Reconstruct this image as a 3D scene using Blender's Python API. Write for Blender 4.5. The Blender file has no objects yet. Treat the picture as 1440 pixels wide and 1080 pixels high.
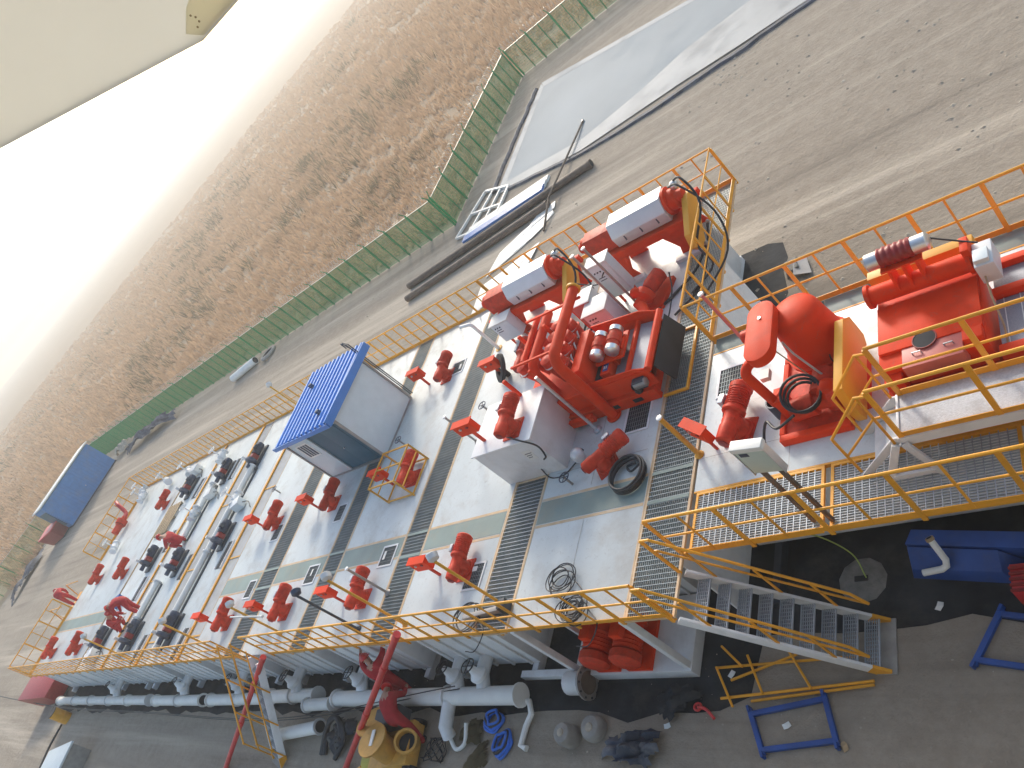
import bpy, bmesh, math, random
import numpy as np
from mathutils import Vector, Matrix
random.seed(7); rng = np.random.default_rng(7)
R = math.radians
SC = bpy.context.scene
COL = SC.collection
# ------------------------------------------------------------------ camera
# world: tank deck is z = 0, ground z = -2.4, camera ten metres above the deck
GZ = -2.4
cam_d = bpy.data.cameras.new('camera'); cam = bpy.data.objects.new('camera', cam_d); COL.objects.link(cam)
rx = Vector((0.68099652, 0.25459958, -0.68660236)); ry = Vector((0.27929946, 0.77643249, 0.56492866)); rz = Vector((0.67693098, -0.57648212, 0.4576383))
cam.matrix_world = Matrix(((rx.x, ry.x, rz.x, 0), (rx.y, ry.y, rz.y, 0), (rx.z, ry.z, rz.z, 10), (0, 0, 0, 1)))
cam_d.sensor_width = 36; cam_d.lens = 27.35; cam_d.clip_end = 6000; cam_d.clip_start = .05
SC.camera = cam
# ------------------------------------------------------------------ sky, sun, exposure
SUN_EL = R(27); SUN_AZ = math.atan2(-.50, .87)           # azimuth measured from +Y towards +X
W = bpy.data.worlds.new('World'); SC.world = W; W.use_nodes = True
nt = W.node_tree; bg = nt.nodes['Background']
sk = nt.nodes.new('ShaderNodeTexSky'); sk.sky_type = 'NISHITA'; sk.sun_disc = False
sk.sun_elevation = SUN_EL; sk.sun_rotation = SUN_AZ; sk.air_density = 1.0; sk.dust_density = 2.0; sk.ozone_density = .6
tm = nt.nodes.new('ShaderNodeMix'); tm.data_type = 'RGBA'; tm.blend_type = 'MULTIPLY'; tm.inputs[0].default_value = 1; tm.inputs[7].default_value = (1.0, .99, .94, 1); nt.links.new(sk.outputs[0], tm.inputs[6]); nt.links.new(tm.outputs[2], bg.inputs[0]); bg.inputs[1].default_value = .15
sl = bpy.data.lights.new('sun', 'SUN'); sl.energy = 1.4; sl.angle = R(10); sl.color = (1, .94, .85)
so = bpy.data.objects.new('sun', sl); COL.objects.link(so)
sd = Vector((math.sin(SUN_AZ)*math.cos(SUN_EL), math.cos(SUN_AZ)*math.cos(SUN_EL), math.sin(SUN_EL)))
so.rotation_euler = sd.to_track_quat('Z', 'Y').to_euler(); so.location = (0, 0, 60)
SC.view_settings.view_transform = 'Standard'; SC.view_settings.look = 'None'; SC.view_settings.exposure = .95; SC.view_settings.gamma = 1
SC.cycles.max_bounces = 6; SC.cycles.diffuse_bounces = 3; SC.cycles.glossy_bounces = 3; SC.cycles.transparent_max_bounces = 6; SC.cycles.volume_bounces = 0
try: SC.cycles.use_denoising = True
except Exception: pass

# ------------------------------------------------------------------ helpers
def tag(o, label=None, cat=None, group=None, kind=None):
    if label: o['label'] = label
    if cat: o['category'] = cat
    if group: o['group'] = group
    if kind: o['kind'] = kind
    return o
def thing(name, label, cat, loc=(0, 0, 0), rz=0, group=None):
    o = bpy.data.objects.new(name, None); COL.objects.link(o); o.location = loc; o.rotation_euler = (0, 0, rz); o.empty_display_size = .2
    return tag(o, label, cat, group)
def kids(o): return [c for c in o.children]
def copy_tree(o, parent=None):
    c = o.copy(); COL.objects.link(c)
    if parent: c.parent = parent
    for ch in list(o.children): copy_tree(ch, c)
    return c
class MB:
    def __init__(s): s.v = []; s.f = []
    def add(s, vs, fs):
        b = len(s.v); s.v += [tuple(v) for v in vs]; s.f += [tuple(b+i for i in f) for f in fs]; return s
    def box(s, x0, y0, z0, x1, y1, z1):
        return s.add([(x0,y0,z0),(x1,y0,z0),(x1,y1,z0),(x0,y1,z0),(x0,y0,z1),(x1,y0,z1),(x1,y1,z1),(x0,y1,z1)],
                     [(0,3,2,1),(4,5,6,7),(0,1,5,4),(1,2,6,5),(2,3,7,6),(3,0,4,7)])
    def hexa(s, p):   # eight corners, bottom ring then top ring
        return s.add(p, [(0,3,2,1),(4,5,6,7),(0,1,5,4),(1,2,6,5),(2,3,7,6),(3,0,4,7)])
    def bar(s, p, q, w, h, up=(0, 0, 1)):
        p = Vector(p); q = Vector(q); d = (q-p).normalized(); u = Vector(up)
        if abs(d.dot(u)) > .98: u = Vector((1, 0, 0))
        a = d.cross(u).normalized(); b = a.cross(d).normalized(); a *= w/2; b *= h/2
        return s.hexa([p-a-b, p+a-b, p+a+b, p-a+b, q-a-b, q+a-b, q+a+b, q-a+b])
    def frame(s, d):
        d = Vector(d).normalized(); u = Vector((0, 0, 1)) if abs(d.z) < .9 else Vector((1, 0, 0))
        a = d.cross(u).normalized(); return d, a, a.cross(d)
    def lathe(s, p, d, prof, n=14, cap=True):   # prof: (t along axis, radius)
        p = Vector(p); d, a, b = s.frame(d); vs = []; fs = []
        for t, r in prof:
            for k in range(n):
                th = 2*math.pi*(k+.5)/n; vs.append(p+d*t+(a*math.cos(th)+b*math.sin(th))*r)
        for i in range(len(prof)-1):
            for k in range(n):
                k2 = (k+1) % n; fs.append((i*n+k, i*n+k2, (i+1)*n+k2, (i+1)*n+k))
        if cap: fs.append(tuple(reversed(range(n)))); fs.append(tuple(range((len(prof)-1)*n, len(prof)*n)))
        return s.add(vs, fs)
    def cyl(s, p, q, r, r2=None, n=12):
        p = Vector(p); q = Vector(q); L = (q-p).length
        return s.lathe(p, q-p, [(0, r), (L, r if r2 is None else r2)], n)
    def tube(s, pts, r, n=8, closed=False):
        P = [Vector(p) for p in pts]; m = len(P); vs = []; fs = []
        t0 = (P[1]-P[0]).normalized(); _, a, b = s.frame(t0)
        for i in range(m):
            if closed: t = (P[(i+1) % m]-P[i-1]).normalized()
            else: t = (P[min(i+1, m-1)]-P[max(i-1, 0)]).normalized()
            a = (a-t*a.dot(t)).normalized(); b = t.cross(a)
            for k in range(n):
                th = 2*math.pi*k/n; vs.append(P[i]+(a*math.cos(th)+b*math.sin(th))*r)
        for i in range(m if closed else m-1):
            j = (i+1) % m
            for k in range(n):
                k2 = (k+1) % n; fs.append((i*n+k, i*n+k2, j*n+k2, j*n+k))
        if not closed: fs.append(tuple(reversed(range(n)))); fs.append(tuple(range((m-1)*n, m*n)))
        return s.add(vs, fs)
    def prism(s, poly, o, u, v, depth):
        o = Vector(o); u = Vector(u); v = Vector(v); w = u.cross(v).normalized()*depth; n = len(poly)
        vs = [o+u*x+v*y for x, y in poly]; vs += [q+w for q in vs]
        fs = [tuple(reversed(range(n))), tuple(range(n, 2*n))]+[(i, (i+1) % n, n+(i+1) % n, n+i) for i in range(n)]
        return s.add(vs, fs)
    def ring(s, c, ax, R_, r, n=20, m=6):
        d, a, b = s.frame(ax); c = Vector(c)
        return s.tube([c+(a*math.cos(2*math.pi*k/n)+b*math.sin(2*math.pi*k/n))*R_ for k in range(n)], r, m, True)
    def ball(s, c, r, n=12, sz=1):
        c = Vector(c); return s.lathe(c, (0, 0, 1), [(-r*sz*math.cos(math.pi*i/8), max(.002, r*math.sin(math.pi*i/8))) for i in range(9)], n)
    def build(s, name, m, parent=None, bevel=0, smooth=True, seg=2):
        me = bpy.data.meshes.new(name); me.from_pydata(s.v, [], s.f)
        if m: me.materials.append(m)
        me.update()
        if bevel:
            bm = bmesh.new(); bm.from_mesh(me)
            es = [e for e in bm.edges if len(e.link_faces) == 2 and e.calc_face_angle(0) > .6]
            try: bmesh.ops.bevel(bm, geom=es, offset=bevel, offset_type='OFFSET', segments=seg, profile=.6, affect='EDGES', clamp_overlap=True)
            except Exception: pass
            bm.to_mesh(me); bm.free()
        if smooth:
            me.polygons.foreach_set('use_smooth', [True]*len(me.polygons)); me.set_sharp_from_angle(angle=R(38))
        o = bpy.data.objects.new(name, me); COL.objects.link(o)
        if parent: o.parent = parent
        return o
def arc(c, a0, a1, r, u, v, n=7):
    c = Vector(c); u = Vector(u); v = Vector(v)
    return [c+u*(r*math.cos(a0+(a1-a0)*i/(n-1)))+v*(r*math.sin(a0+(a1-a0)*i/(n-1))) for i in range(n)]
def spline(pts, n=6):
    P = [Vector(p) for p in pts]; P = [P[0]*2-P[1]]+P+[P[-1]*2-P[-2]]; out = []
    for i in range(1, len(P)-2):
        for k in range(n):
            t = k/n; a, b, c, d = P[i-1:i+3]
            out.append(.5*((2*b)+(c-a)*t+(2*a-5*b+4*c-d)*t*t+(3*b-a-3*c+d)*t**3))
    out.append(P[-2]); return out

# ------------------------------------------------------------------ materials
M = {}
def mat(key, col, rough=.5, metal=0., var=.12, scale=3., dirt=None, dirt_amt=.3, dirt_scale=1.5, bump=0., bscale=20., spec=.5, coat=0., scuff=0.):
    m = bpy.data.materials.new(key); m.use_nodes = True; n = m.node_tree.nodes; l = m.node_tree.links; b = n['Principled BSDF']
    b.inputs['Roughness'].default_value = rough; b.inputs['Metallic'].default_value = metal; b.inputs['Specular IOR Level'].default_value = spec
    if coat: b.inputs['Coat Weight'].default_value = coat; b.inputs['Coat Roughness'].default_value = .15
    g = n.new('ShaderNodeNewGeometry')
    nz = n.new('ShaderNodeTexNoise'); nz.inputs['Scale'].default_value = scale; nz.inputs['Detail'].default_value = 5; l.new(g.outputs['Position'], nz.inputs['Vector'])
    rp = n.new('ShaderNodeValToRGB'); rp.color_ramp.elements[0].position = .3; rp.color_ramp.elements[1].position = .7
    rp.color_ramp.elements[0].color = tuple(c*(1-var) for c in col)+(1,); rp.color_ramp.elements[1].color = tuple(min(1, c*(1+var)) for c in col)+(1,)
    l.new(nz.outputs[0], rp.inputs[0]); out = rp.outputs[0]
    if dirt:
        n2 = n.new('ShaderNodeTexNoise'); n2.inputs['Scale'].default_value = dirt_scale; n2.inputs['Detail'].default_value = 8; n2.inputs['Roughness'].default_value = .68; l.new(g.outputs['Position'], n2.inputs['Vector'])
        r2 = n.new('ShaderNodeValToRGB'); r2.color_ramp.elements[0].position = .5; r2.color_ramp.elements[1].position = .72
        r2.color_ramp.elements[0].color = (0, 0, 0, 1); r2.color_ramp.elements[1].color = (dirt_amt,)*3+(1,)
        l.new(n2.outputs[0], r2.inputs[0]); mx = n.new('ShaderNodeMix'); mx.data_type = 'RGBA'
        l.new(r2.outputs[0], mx.inputs[0]); l.new(out, mx.inputs[6]); mx.inputs[7].default_value = tuple(dirt)+(1,); out = mx.outputs[2]
        rr = n.new('ShaderNodeMath'); rr.operation = 'MULTIPLY_ADD'; rr.inputs[1].default_value = .35; rr.inputs[2].default_value = rough; l.new(r2.outputs[0], rr.inputs[0]); l.new(rr.outputs[0], b.inputs['Roughness'])
    if scuff:
        n4 = n.new('ShaderNodeTexNoise'); n4.inputs['Scale'].default_value = 7; n4.inputs['Detail'].default_value = 9; n4.inputs['Roughness'].default_value = .75; n4.inputs['Distortion'].default_value = 1.2; l.new(g.outputs['Position'], n4.inputs['Vector'])
        r4 = n.new('ShaderNodeValToRGB'); r4.color_ramp.elements[0].position = .56; r4.color_ramp.elements[1].position = .74; r4.color_ramp.elements[0].color = (0, 0, 0, 1); r4.color_ramp.elements[1].color = (scuff,)*3+(1,); l.new(n4.outputs[0], r4.inputs[0])
        m4 = n.new('ShaderNodeMix'); m4.data_type = 'RGBA'; l.new(r4.outputs[0], m4.inputs[0]); l.new(out, m4.inputs[6]); m4.inputs[7].default_value = (.20, .17, .14, 1); out = m4.outputs[2]
    oi = n.new('ShaderNodeObjectInfo'); mr = n.new('ShaderNodeMapRange'); mr.inputs['To Min'].default_value = .86; mr.inputs['To Max'].default_value = 1.08; l.new(oi.outputs['Random'], mr.inputs['Value'])
    hs = n.new('ShaderNodeHueSaturation'); l.new(mr.outputs[0], hs.inputs['Value']); l.new(out, hs.inputs['Color']); out = hs.outputs[0]
    l.new(out, b.inputs['Base Color'])
    if bump:
        n3 = n.new('ShaderNodeTexNoise'); n3.inputs['Scale'].default_value = bscale; n3.inputs['Detail'].default_value = 6; l.new(g.outputs['Position'], n3.inputs['Vector'])
        bp = n.new('ShaderNodeBump'); bp.inputs['Strength'].default_value = bump; bp.inputs['Distance'].default_value = .05; l.new(n3.outputs[0], bp.inputs['Height']); l.new(bp.outputs[0], b.inputs['Normal'])
    M[key] = m; return m
mat('red_paint', (.78, .052, .009), .5, var=.14, scuff=.4, dirt=(.42, .05, .02), dirt_amt=.35, spec=.14)
mat('motor_red', (.62, .055, .024), .48, var=.16, scuff=.3, scale=8, dirt=(.20, .05, .03), dirt_amt=.45, dirt_scale=6, spec=.16)
mat('maroon', (.30, .022, .02), .45, var=.2, scale=12)
mat('orange_paint', (.85, .385, .02), .42, var=.12, dirt=(.42, .13, .02), dirt_amt=.4, dirt_scale=3)
mat('yellow_paint', (.66, .34, .03), .42, var=.10, dirt=(.4, .18, .03), dirt_amt=.35)
mat('guard_yellow', (.80, .38, .02), .5, var=.06, dirt=(.5, .24, .04), dirt_amt=.3)
mat('machine_yellow', (.62, .33, .06), .5, var=.15, dirt=(.3, .17, .05), dirt_amt=.5, dirt_scale=5)
mat('white_paint', (.76, .77, .77), .42, var=.05, dirt=(.42, .38, .33), dirt_amt=.4, dirt_scale=1.2)
mat('deck_white', (.61, .655, .65), .42, var=.06, scale=1.1, dirt=(.36, .31, .25), dirt_amt=.5, dirt_scale=.9, bump=.04, bscale=9, scuff=.5)
mat('deck_teal', (.23, .30, .275), .55, var=.12, scale=1.2, dirt=(.42, .34, .22), dirt_amt=.5, dirt_scale=.7)
mat('deck_edge', (.62, .44, .26), .6, var=.15, dirt=(.5, .5, .45), dirt_amt=.6)
mat('grate_mid', (.27, .31, .33), .5, .3, var=.12)
mat('grate_steel', (.20, .24, .25), .5, .35, var=.15, dirt=(.35, .28, .2), dirt_amt=.5)
mat('grate_bright', (.42, .46, .50), .45, .3, var=.12)
mat('dark_steel', (.05, .06, .075), .5, .2, var=.2)
mat('dark_gap', (.025, .028, .032), .8, var=.2)
mat('navy', (.05, .065, .10), .45, var=.25, scale=9)
mat('silver', (.72, .73, .74), .28, .85, var=.06)
mat('pale_silver', (.74, .74, .73), .4, .25, var=.05)
mat('grey_steel', (.33, .31, .29), .45, .4, var=.15)
mat('galv', (.52, .55, .58), .42, .5, var=.1)
mat('black_rubber', (.018, .019, .022), .6, var=.3)
mat('cable_black', (.02, .021, .024), .5, var=.2)
mat('blue_roof', (.06, .23, .62), .3, var=.07, coat=.2)
mat('blue_paint', (.02, .075, .30), .5, var=.15, dirt=(.08, .10, .15), dirt_amt=.4, dirt_scale=4)
mat('hut_blue', (.05, .235, .55), .45, var=.08, dirt=(.2, .26, .34), dirt_amt=.5, dirt_scale=.7)
mat('panel_grey', (.66, .72, .73), .45, var=.04)
mat('teal_dark', (.03, .12, .18), .45, var=.08)
mat('cream', (.66, .61, .50), .55, var=.05, scale=.8)
mat('rust', (.14, .105, .08), .75, .1, var=.25, scale=4)
mat('plate_white', (.80, .79, .74), .5, var=.05)
mat('fence_green', (.008, .25, .075), .55, var=.12)
mat('wire', (.55, .55, .52), .4, .6, var=.1)
mat('concrete_dark', (.20, .19, .17), .9, var=.25, scale=6, bump=.3, bscale=18)
mat('concrete', (.34, .32, .29), .85, var=.15, scale=5, bump=.3, bscale=18)
mat('tarp_dark', (.035, .045, .07), .6, var=.5, scale=2.5, dirt=(.28, .28, .28), dirt_amt=.6, dirt_scale=1.5)
mat('rope_blue', (.03, .16, .62), .55, var=.2)
mat('coverall', (.42, .016, .022), .8, var=.15, scale=6, bump=.25, bscale=14)
mat('skin', (.45, .25, .17), .55, var=.05)
mat('boot', (.02, .02, .022), .6)
mat('helmet', (.58, .022, .02), .3, coat=.4)
mat('pipe_red', (.62, .035, .035), .38, var=.1, dirt=(.3, .06, .05), dirt_amt=.4, dirt_scale=5)
mat('pink_red', (.60, .16, .13), .5, var=.06)
mat('lamp_pale', (.58, .66, .58), .35, var=.04)
mat('wood', (.42, .30, .17), .7, var=.2, scale=8)
mat('label_blue', (.06, .14, .42), .5); mat('ink', (.06, .06, .08), .6)
mat('screen_mesh', (.27, .28, .31), .5, .3, var=.12, scale=40)

# ------------------------------------------------------------------ haze
hm = bpy.data.materials.new('haze_air'); hm.use_nodes = True; hn = hm.node_tree.nodes; hn.remove(hn['Principled BSDF'])
pv = hn.new('ShaderNodeVolumePrincipled'); pv.inputs['Color'].default_value = (.95, .945, .93, 1); pv.inputs['Density'].default_value = .0015; pv.inputs['Anisotropy'].default_value = .35
hm.node_tree.links.new(pv.outputs[0], hn['Material Output'].inputs['Volume'])
tag(MB().box(-1450, -700, -4.5, 1100, 1700, 22).build('haze', hm, smooth=False), 'pale haze hanging over the field', kind='stuff')
# ------------------------------------------------------------------ ground, field, pond
def soil(key, cols, streak=0., bump=.5, big=.12, fine=3.2):
    m = bpy.data.materials.new(key); m.use_nodes = True; n = m.node_tree.nodes; l = m.node_tree.links; b = n['Principled BSDF']
    b.inputs['Roughness'].default_value = .92; b.inputs['Specular IOR Level'].default_value = .2
    g = n.new('ShaderNodeNewGeometry')
    def noise(sc, det=6, vec=None, ro=.6):
        z = n.new('ShaderNodeTexNoise'); z.inputs['Scale'].default_value = sc; z.inputs['Detail'].default_value = det; z.inputs['Roughness'].default_value = ro; l.new(vec or g.outputs['Position'], z.inputs['Vector']); return z.outputs[0]
    def ramp(v, c0, c1, p0=.35, p1=.65):
        r = n.new('ShaderNodeValToRGB'); r.color_ramp.elements[0].position = p0; r.color_ramp.elements[1].position = p1
        r.color_ramp.elements[0].color = tuple(c0)+(1,); r.color_ramp.elements[1].color = tuple(c1)+(1,); l.new(v, r.inputs[0]); return r.outputs[0]
    def mix(f, a, c):
        x = n.new('ShaderNodeMix'); x.data_type = 'RGBA'; l.new(a, x.inputs[6]); l.new(c, x.inputs[7])
        if isinstance(f, float): x.inputs[0].default_value = f
        else: l.new(f, x.inputs[0])
        return x.outputs[2]
    base = ramp(noise(big, 7), cols[0], cols[1]); f2 = ramp(noise(fine, 8, ro=.72), cols[2], cols[3], .38, .66); c = mix(.45, base, f2)
    mp = n.new('ShaderNodeMapping'); mp.inputs['Scale'].default_value = (.05, 1.1, 1); mp.inputs['Rotation'].default_value = (0, 0, R(-4)); l.new(g.outputs['Position'], mp.inputs[0])
    st = noise(.9, 6, mp.outputs[0], .65)
    if streak:
        mp2 = n.new('ShaderNodeMapping'); mp2.inputs['Scale'].default_value = (.035, .8, 1); mp2.inputs['Location'].default_value = (9, 4, 0); mp2.inputs['Rotation'].default_value = (0, 0, R(-4)); l.new(g.outputs['Position'], mp2.inputs[0])
        sr = ramp(st, (0, 0, 0), (streak,)*3, .45, .62); c = mix(sr, c, ramp(noise(.7, 5, mp2.outputs[0]), cols[4], cols[5], .4, .6))
    l.new(c, b.inputs['Base Color'])
    add = n.new('ShaderNodeMath'); add.operation = 'MULTIPLY_ADD'; l.new(st, add.inputs[0]); add.inputs[1].default_value = .8; l.new(noise(7, 8, ro=.7), add.inputs[2])
    bp = n.new('ShaderNodeBump'); bp.inputs['Strength'].default_value = bump; bp.inputs['Distance'].default_value = .09; l.new(add.outputs[0], bp.inputs['Height']); l.new(bp.outputs[0], b.inputs['Normal'])
    M[key] = m; return m
soil('yard_soil', [(.30,.252,.198),(.37,.315,.25),(.25,.21,.163),(.40,.345,.275),(.215,.182,.145),(.52,.45,.36)], .85, .55, .10, 2.6)
soil('field_soil', [(.33,.235,.15),(.38,.275,.18),(.28,.205,.13),(.40,.295,.195),(.27,.24,.17),(.31,.27,.19)], .45, .18, .02, .35)
def sheet(name, poly, z, m, kind='structure'):
    me = bpy.data.meshes.new(name); me.from_pydata([(x, y, z) for x, y in poly], [], [tuple(range(len(poly)))]); me.materials.append(m); me.update()
    o = bpy.data.objects.new(name, me); COL.objects.link(o); o['kind'] = kind; return o
sheet('ground', [(-1400, -650), (1050, -650), (1050, 1650), (-1400, 1650)], GZ, M['yard_soil'])
# field beyond the fence
sheet('field', [(-1390, -640), (-92, -640), (-89, 12), (-87, 30.9), (-28.6, 30.9), (-28.5, 45.6), (40, 45.6), (60, 1640), (-1390, 1640)], GZ+.004, M['field_soil'])
def fbm(x, y, s, k=0):
    return (np.sin(x*s+1.7+k)*np.cos(y*s*1.3+.6*k)+.6*np.sin(x*s*2.3+y*s*1.9+2.1*k)+.4*np.cos(y*s*3.7-x*s*3.1+k))/2
def reeds(name, N, key, cols, h0, h1, rmin, rmax, seed, cond, label, spread=.35, nb=5, wb=.05):
    r_ = np.random.default_rng(seed); u = r_.random(N); rr = rmin*(rmax/rmin)**u; th = r_.uniform(R(-80), R(8), N)
    x = rr*np.sin(th); y = rr*np.cos(th); ok = cond(x, y, r_); x, y, rr = x[ok], y[ok], rr[ok]; n = len(x)
    sc = np.clip(rr/70, .8, 3.0)
    hh = (h0+(h1-h0)*r_.random(n))*np.clip(sc, .8, 1.25)
    V = np.zeros((n, nb, 3, 3)); 
    for k in range(nb):
        a = r_.uniform(0, 2*math.pi, n); d = r_.uniform(0, spread, n)*sc; bx = x+d*np.cos(a); by = y+d*np.sin(a)
        a2 = r_.uniform(0, 2*math.pi, n); w = wb*sc*r_.uniform(.6, 1.5, n); h = hh*r_.uniform(.55, 1.1, n); le = h*r_.uniform(.1, .6, n)
        V[:, k, 0] = np.stack([bx-w*np.cos(a2), by-w*np.sin(a2), np.full(n, GZ)], 1); V[:, k, 1] = np.stack([bx+w*np.cos(a2), by+w*np.sin(a2), np.full(n, GZ)], 1)
        V[:, k, 2] = np.stack([bx+le*np.cos(a), by+le*np.sin(a), GZ+h], 1)
    vs = V.reshape(-1, 3); me = bpy.data.meshes.new(name); me.vertices.add(len(vs)); me.vertices.foreach_set('co', vs.ravel()); nt_ = len(vs)//3
    me.loops.add(nt_*3); me.loops.foreach_set('vertex_index', np.arange(nt_*3)); me.polygons.add(nt_); me.polygons.foreach_set('loop_start', np.arange(nt_)*3); me.polygons.foreach_set('loop_total', np.full(nt_, 3)); me.update(); me.validate()
    
    rm = mat(key, cols, .85, var=.3, scale=.9, dirt=tuple(c*.62 for c in cols), dirt_amt=.6, dirt_scale=.06, spec=.1); nn = rm.node_tree.nodes; tl = nn.new('ShaderNodeBsdfTranslucent'); tl.inputs[0].default_value = tuple(cols)+(1,); mx_ = nn.new('ShaderNodeMixShader'); mx_.inputs[0].default_value = .45
    rm.node_tree.links.new(nn['Principled BSDF'].outputs[0], mx_.inputs[1]); rm.node_tree.links.new(tl.outputs[0], mx_.inputs[2]); rm.node_tree.links.new(mx_.outputs[0], nn['Material Output'].inputs[0]); me.materials.append(rm); o = bpy.data.objects.new(name, me); COL.objects.link(o); tag(o, label, 'reeds', kind='stuff'); return o
def outside(x, y, r_):
    o = ((y > 31.3) & (x < -28.8)) | (y > 46.2) | (x < -88.5-(y-30)*.1)
    bare = fbm(x, y, .045)+.5*fbm(x, y, .13, 2)
    track = np.abs(y-(52-.12*(x+40)+3*np.sin(x*.06))) < 1.6
    track2 = np.abs(y-(105-.35*(x+60))) < 4
    return o & ((bare < .7) | (r_.random(len(x)) < .6)) & ~((track | track2) & (r_.random(len(x)) < .5))
reeds('reeds', 80000, 'reed_straw', (.50, .345, .22), .35, .85, 28, 340, 3, outside, 'dry straw brown reeds covering the field beyond the green fence')
reeds('shrubs', 6500, 'scrub_olive', (.20, .165, .10), .5, 1.3, 30, 260, 5, lambda x, y, r_: outside(x, y, r_) & (fbm(x, y, .05, 4) > .25), 'dark olive scrub scattered between the dry reeds', .8, 9, .06)
# dark liner sheet under the tanks
def ragged(poly, step=.7, j=.16):
    out = []
    for i in range(len(poly)):
        p, q = poly[i], poly[(i+1) % len(poly)]; n = max(1, int(math.hypot(q[0]-p[0], q[1]-p[1])/step))
        out += [(p[0]+(q[0]-p[0])*k/n+random.uniform(-j, j), p[1]+(q[1]-p[1])*k/n+random.uniform(-j, j)) for k in range(n)]
    return out
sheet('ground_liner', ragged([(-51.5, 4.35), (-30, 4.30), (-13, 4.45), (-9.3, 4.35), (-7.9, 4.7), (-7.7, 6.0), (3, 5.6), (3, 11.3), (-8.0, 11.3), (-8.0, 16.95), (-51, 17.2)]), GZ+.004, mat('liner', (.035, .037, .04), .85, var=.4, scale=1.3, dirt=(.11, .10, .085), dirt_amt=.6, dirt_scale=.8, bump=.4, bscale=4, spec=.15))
# pond: bright liner bank around grey-blue water
sheet('pond', [(-24.9, 40.6), (-24.6, 31.4), (-18.3, 29.95), (-8.0, 30.2), (8, 30.6), (20, 31), (20, 33), (4, 33.2), (-13.2, 36.9)], GZ+.02, mat('pond_water', (.30, .335, .355), .7, var=.10, scale=.15, spec=.12, dirt=(.33, .36, .36), dirt_amt=.5, dirt_scale=.12))
lin = mat('pond_liner', (.335, .355, .365), .7, var=.08, scale=.5, dirt=(.35, .33, .3), dirt_amt=.5, dirt_scale=.6)
bank = MB()
inn = [(-24.9, 40.6), (-24.6, 31.4), (-19.0, 30.6), (-15.9, 31.5), (-13.6, 32.6), (-10.7, 33.0), (4, 32.8), (20, 32.6)]
out = [(-25.3, 41.2), (-25.1, 30.6), (-18.9, 29.5), (-15.9, 29.6), (-13.5, 29.7), (-10.7, 29.65), (4, 30.0), (20, 30.2)]
for i in range(len(inn)-1):
    bank.add([(*out[i], GZ+.05), (*out[i+1], GZ+.05), (*inn[i+1], GZ+.024), (*inn[i], GZ+.024)], [(0, 1, 2, 3)])
far_i = [(-24.9, 40.6), (-13.2, 36.9), (4, 32.9)]; far_o = [(-25.3, 41.3), (-13.1, 37.2), (4, 33.2)]
for i in range(2): bank.add([(*far_i[i], GZ+.026), (*far_i[i+1], GZ+.026), (*far_o[i+1], GZ+.06), (*far_o[i], GZ+.06)], [(0, 1, 2, 3)])
tag(bank.build('pond_bank', lin, smooth=False), kind='structure')
for pts, r, lb in ((spline([(-25.6, 41, GZ), (-25.7, 36, GZ), (-25.5, 31, GZ)], 8), .16, 'dark crumpled liner edge along the left end of the pond'), (spline([(-24.3, 30.5, GZ), (-18, 29.1, GZ-.02), (-11.5, 29.1, GZ), (-7, 29.5, GZ-.03), (6, 29.75, GZ)], 8), .15, 'dark folded liner edge along the pond side nearest the tanks')):
    tag(MB().tube([(p.x+random.uniform(-.1, .1), p.y+random.uniform(-.08, .08), p.z) for p in pts], r, 7).build('liner_edge', M['tarp_dark']), lb, 'liner edge')
# stones and clods
st = MB()
def pebble(x, y, r):
    q = [Vector((random.uniform(.6, 1)*a, random.uniform(.6, 1)*b, random.uniform(.25, .5)*c))*r for a, b, c in ((1,0,0),(0,1,0),(-1,0,0),(0,-1,0),(0,0,1),(0,0,-.3))]
    st.add([(x+v.x, y+v.y, GZ+v.z) for v in q], [(0,1,4),(1,2,4),(2,3,4),(3,0,4)])
for k in range(2000):
    t = random.random()
    if t < .55: x = random.uniform(-13, 4); y = random.uniform(12.5, 29)
    elif t < .75: x = random.uniform(-40, -8); y = random.uniform(18, 29)
    else: x = random.uniform(-20, -3); y = random.uniform(2.8, 5.6)
    if fbm(np.array(x), np.array(y), .5) < random.uniform(-.6, .7): continue
    pebble(x, y, random.choice([.025, .03, .04, .05, .07, .1]) if t < .75 else random.choice([.012, .016, .02, .03]))
tag(st.build('gravel', mat('clod', (.42, .365, .29), .95, var=.35, scale=7), smooth=False), 'loose clods and stones on the bare soil', 'gravel', kind='stuff')

# ------------------------------------------------------------------ unseen rig block behind the camera, added to shade the near ground
t = thing('rig_shade_block', 'unseen grey rig block added behind the viewpoint to shade the near ground', 'rig', (0, -6, GZ))
MB().box(-8.5, -6, 0, 10, 6.1, 10.0).build('wall', mat('rig_grey', (.22, .22, .22), .6, var=.1), t, .02)
MB().box(-8, -6, 15.0, 10, 9.0, 15.3).build('shade_plate', M['rig_grey'], t)  # unseen overhead plate, added to keep sky light off the near ground
for k in range(6): MB().box(-8.3+k*2.9, 6.102, .1, -8.0+k*2.9, 6.22, 9.8).build('rib', M['rig_grey'], t)
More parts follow.
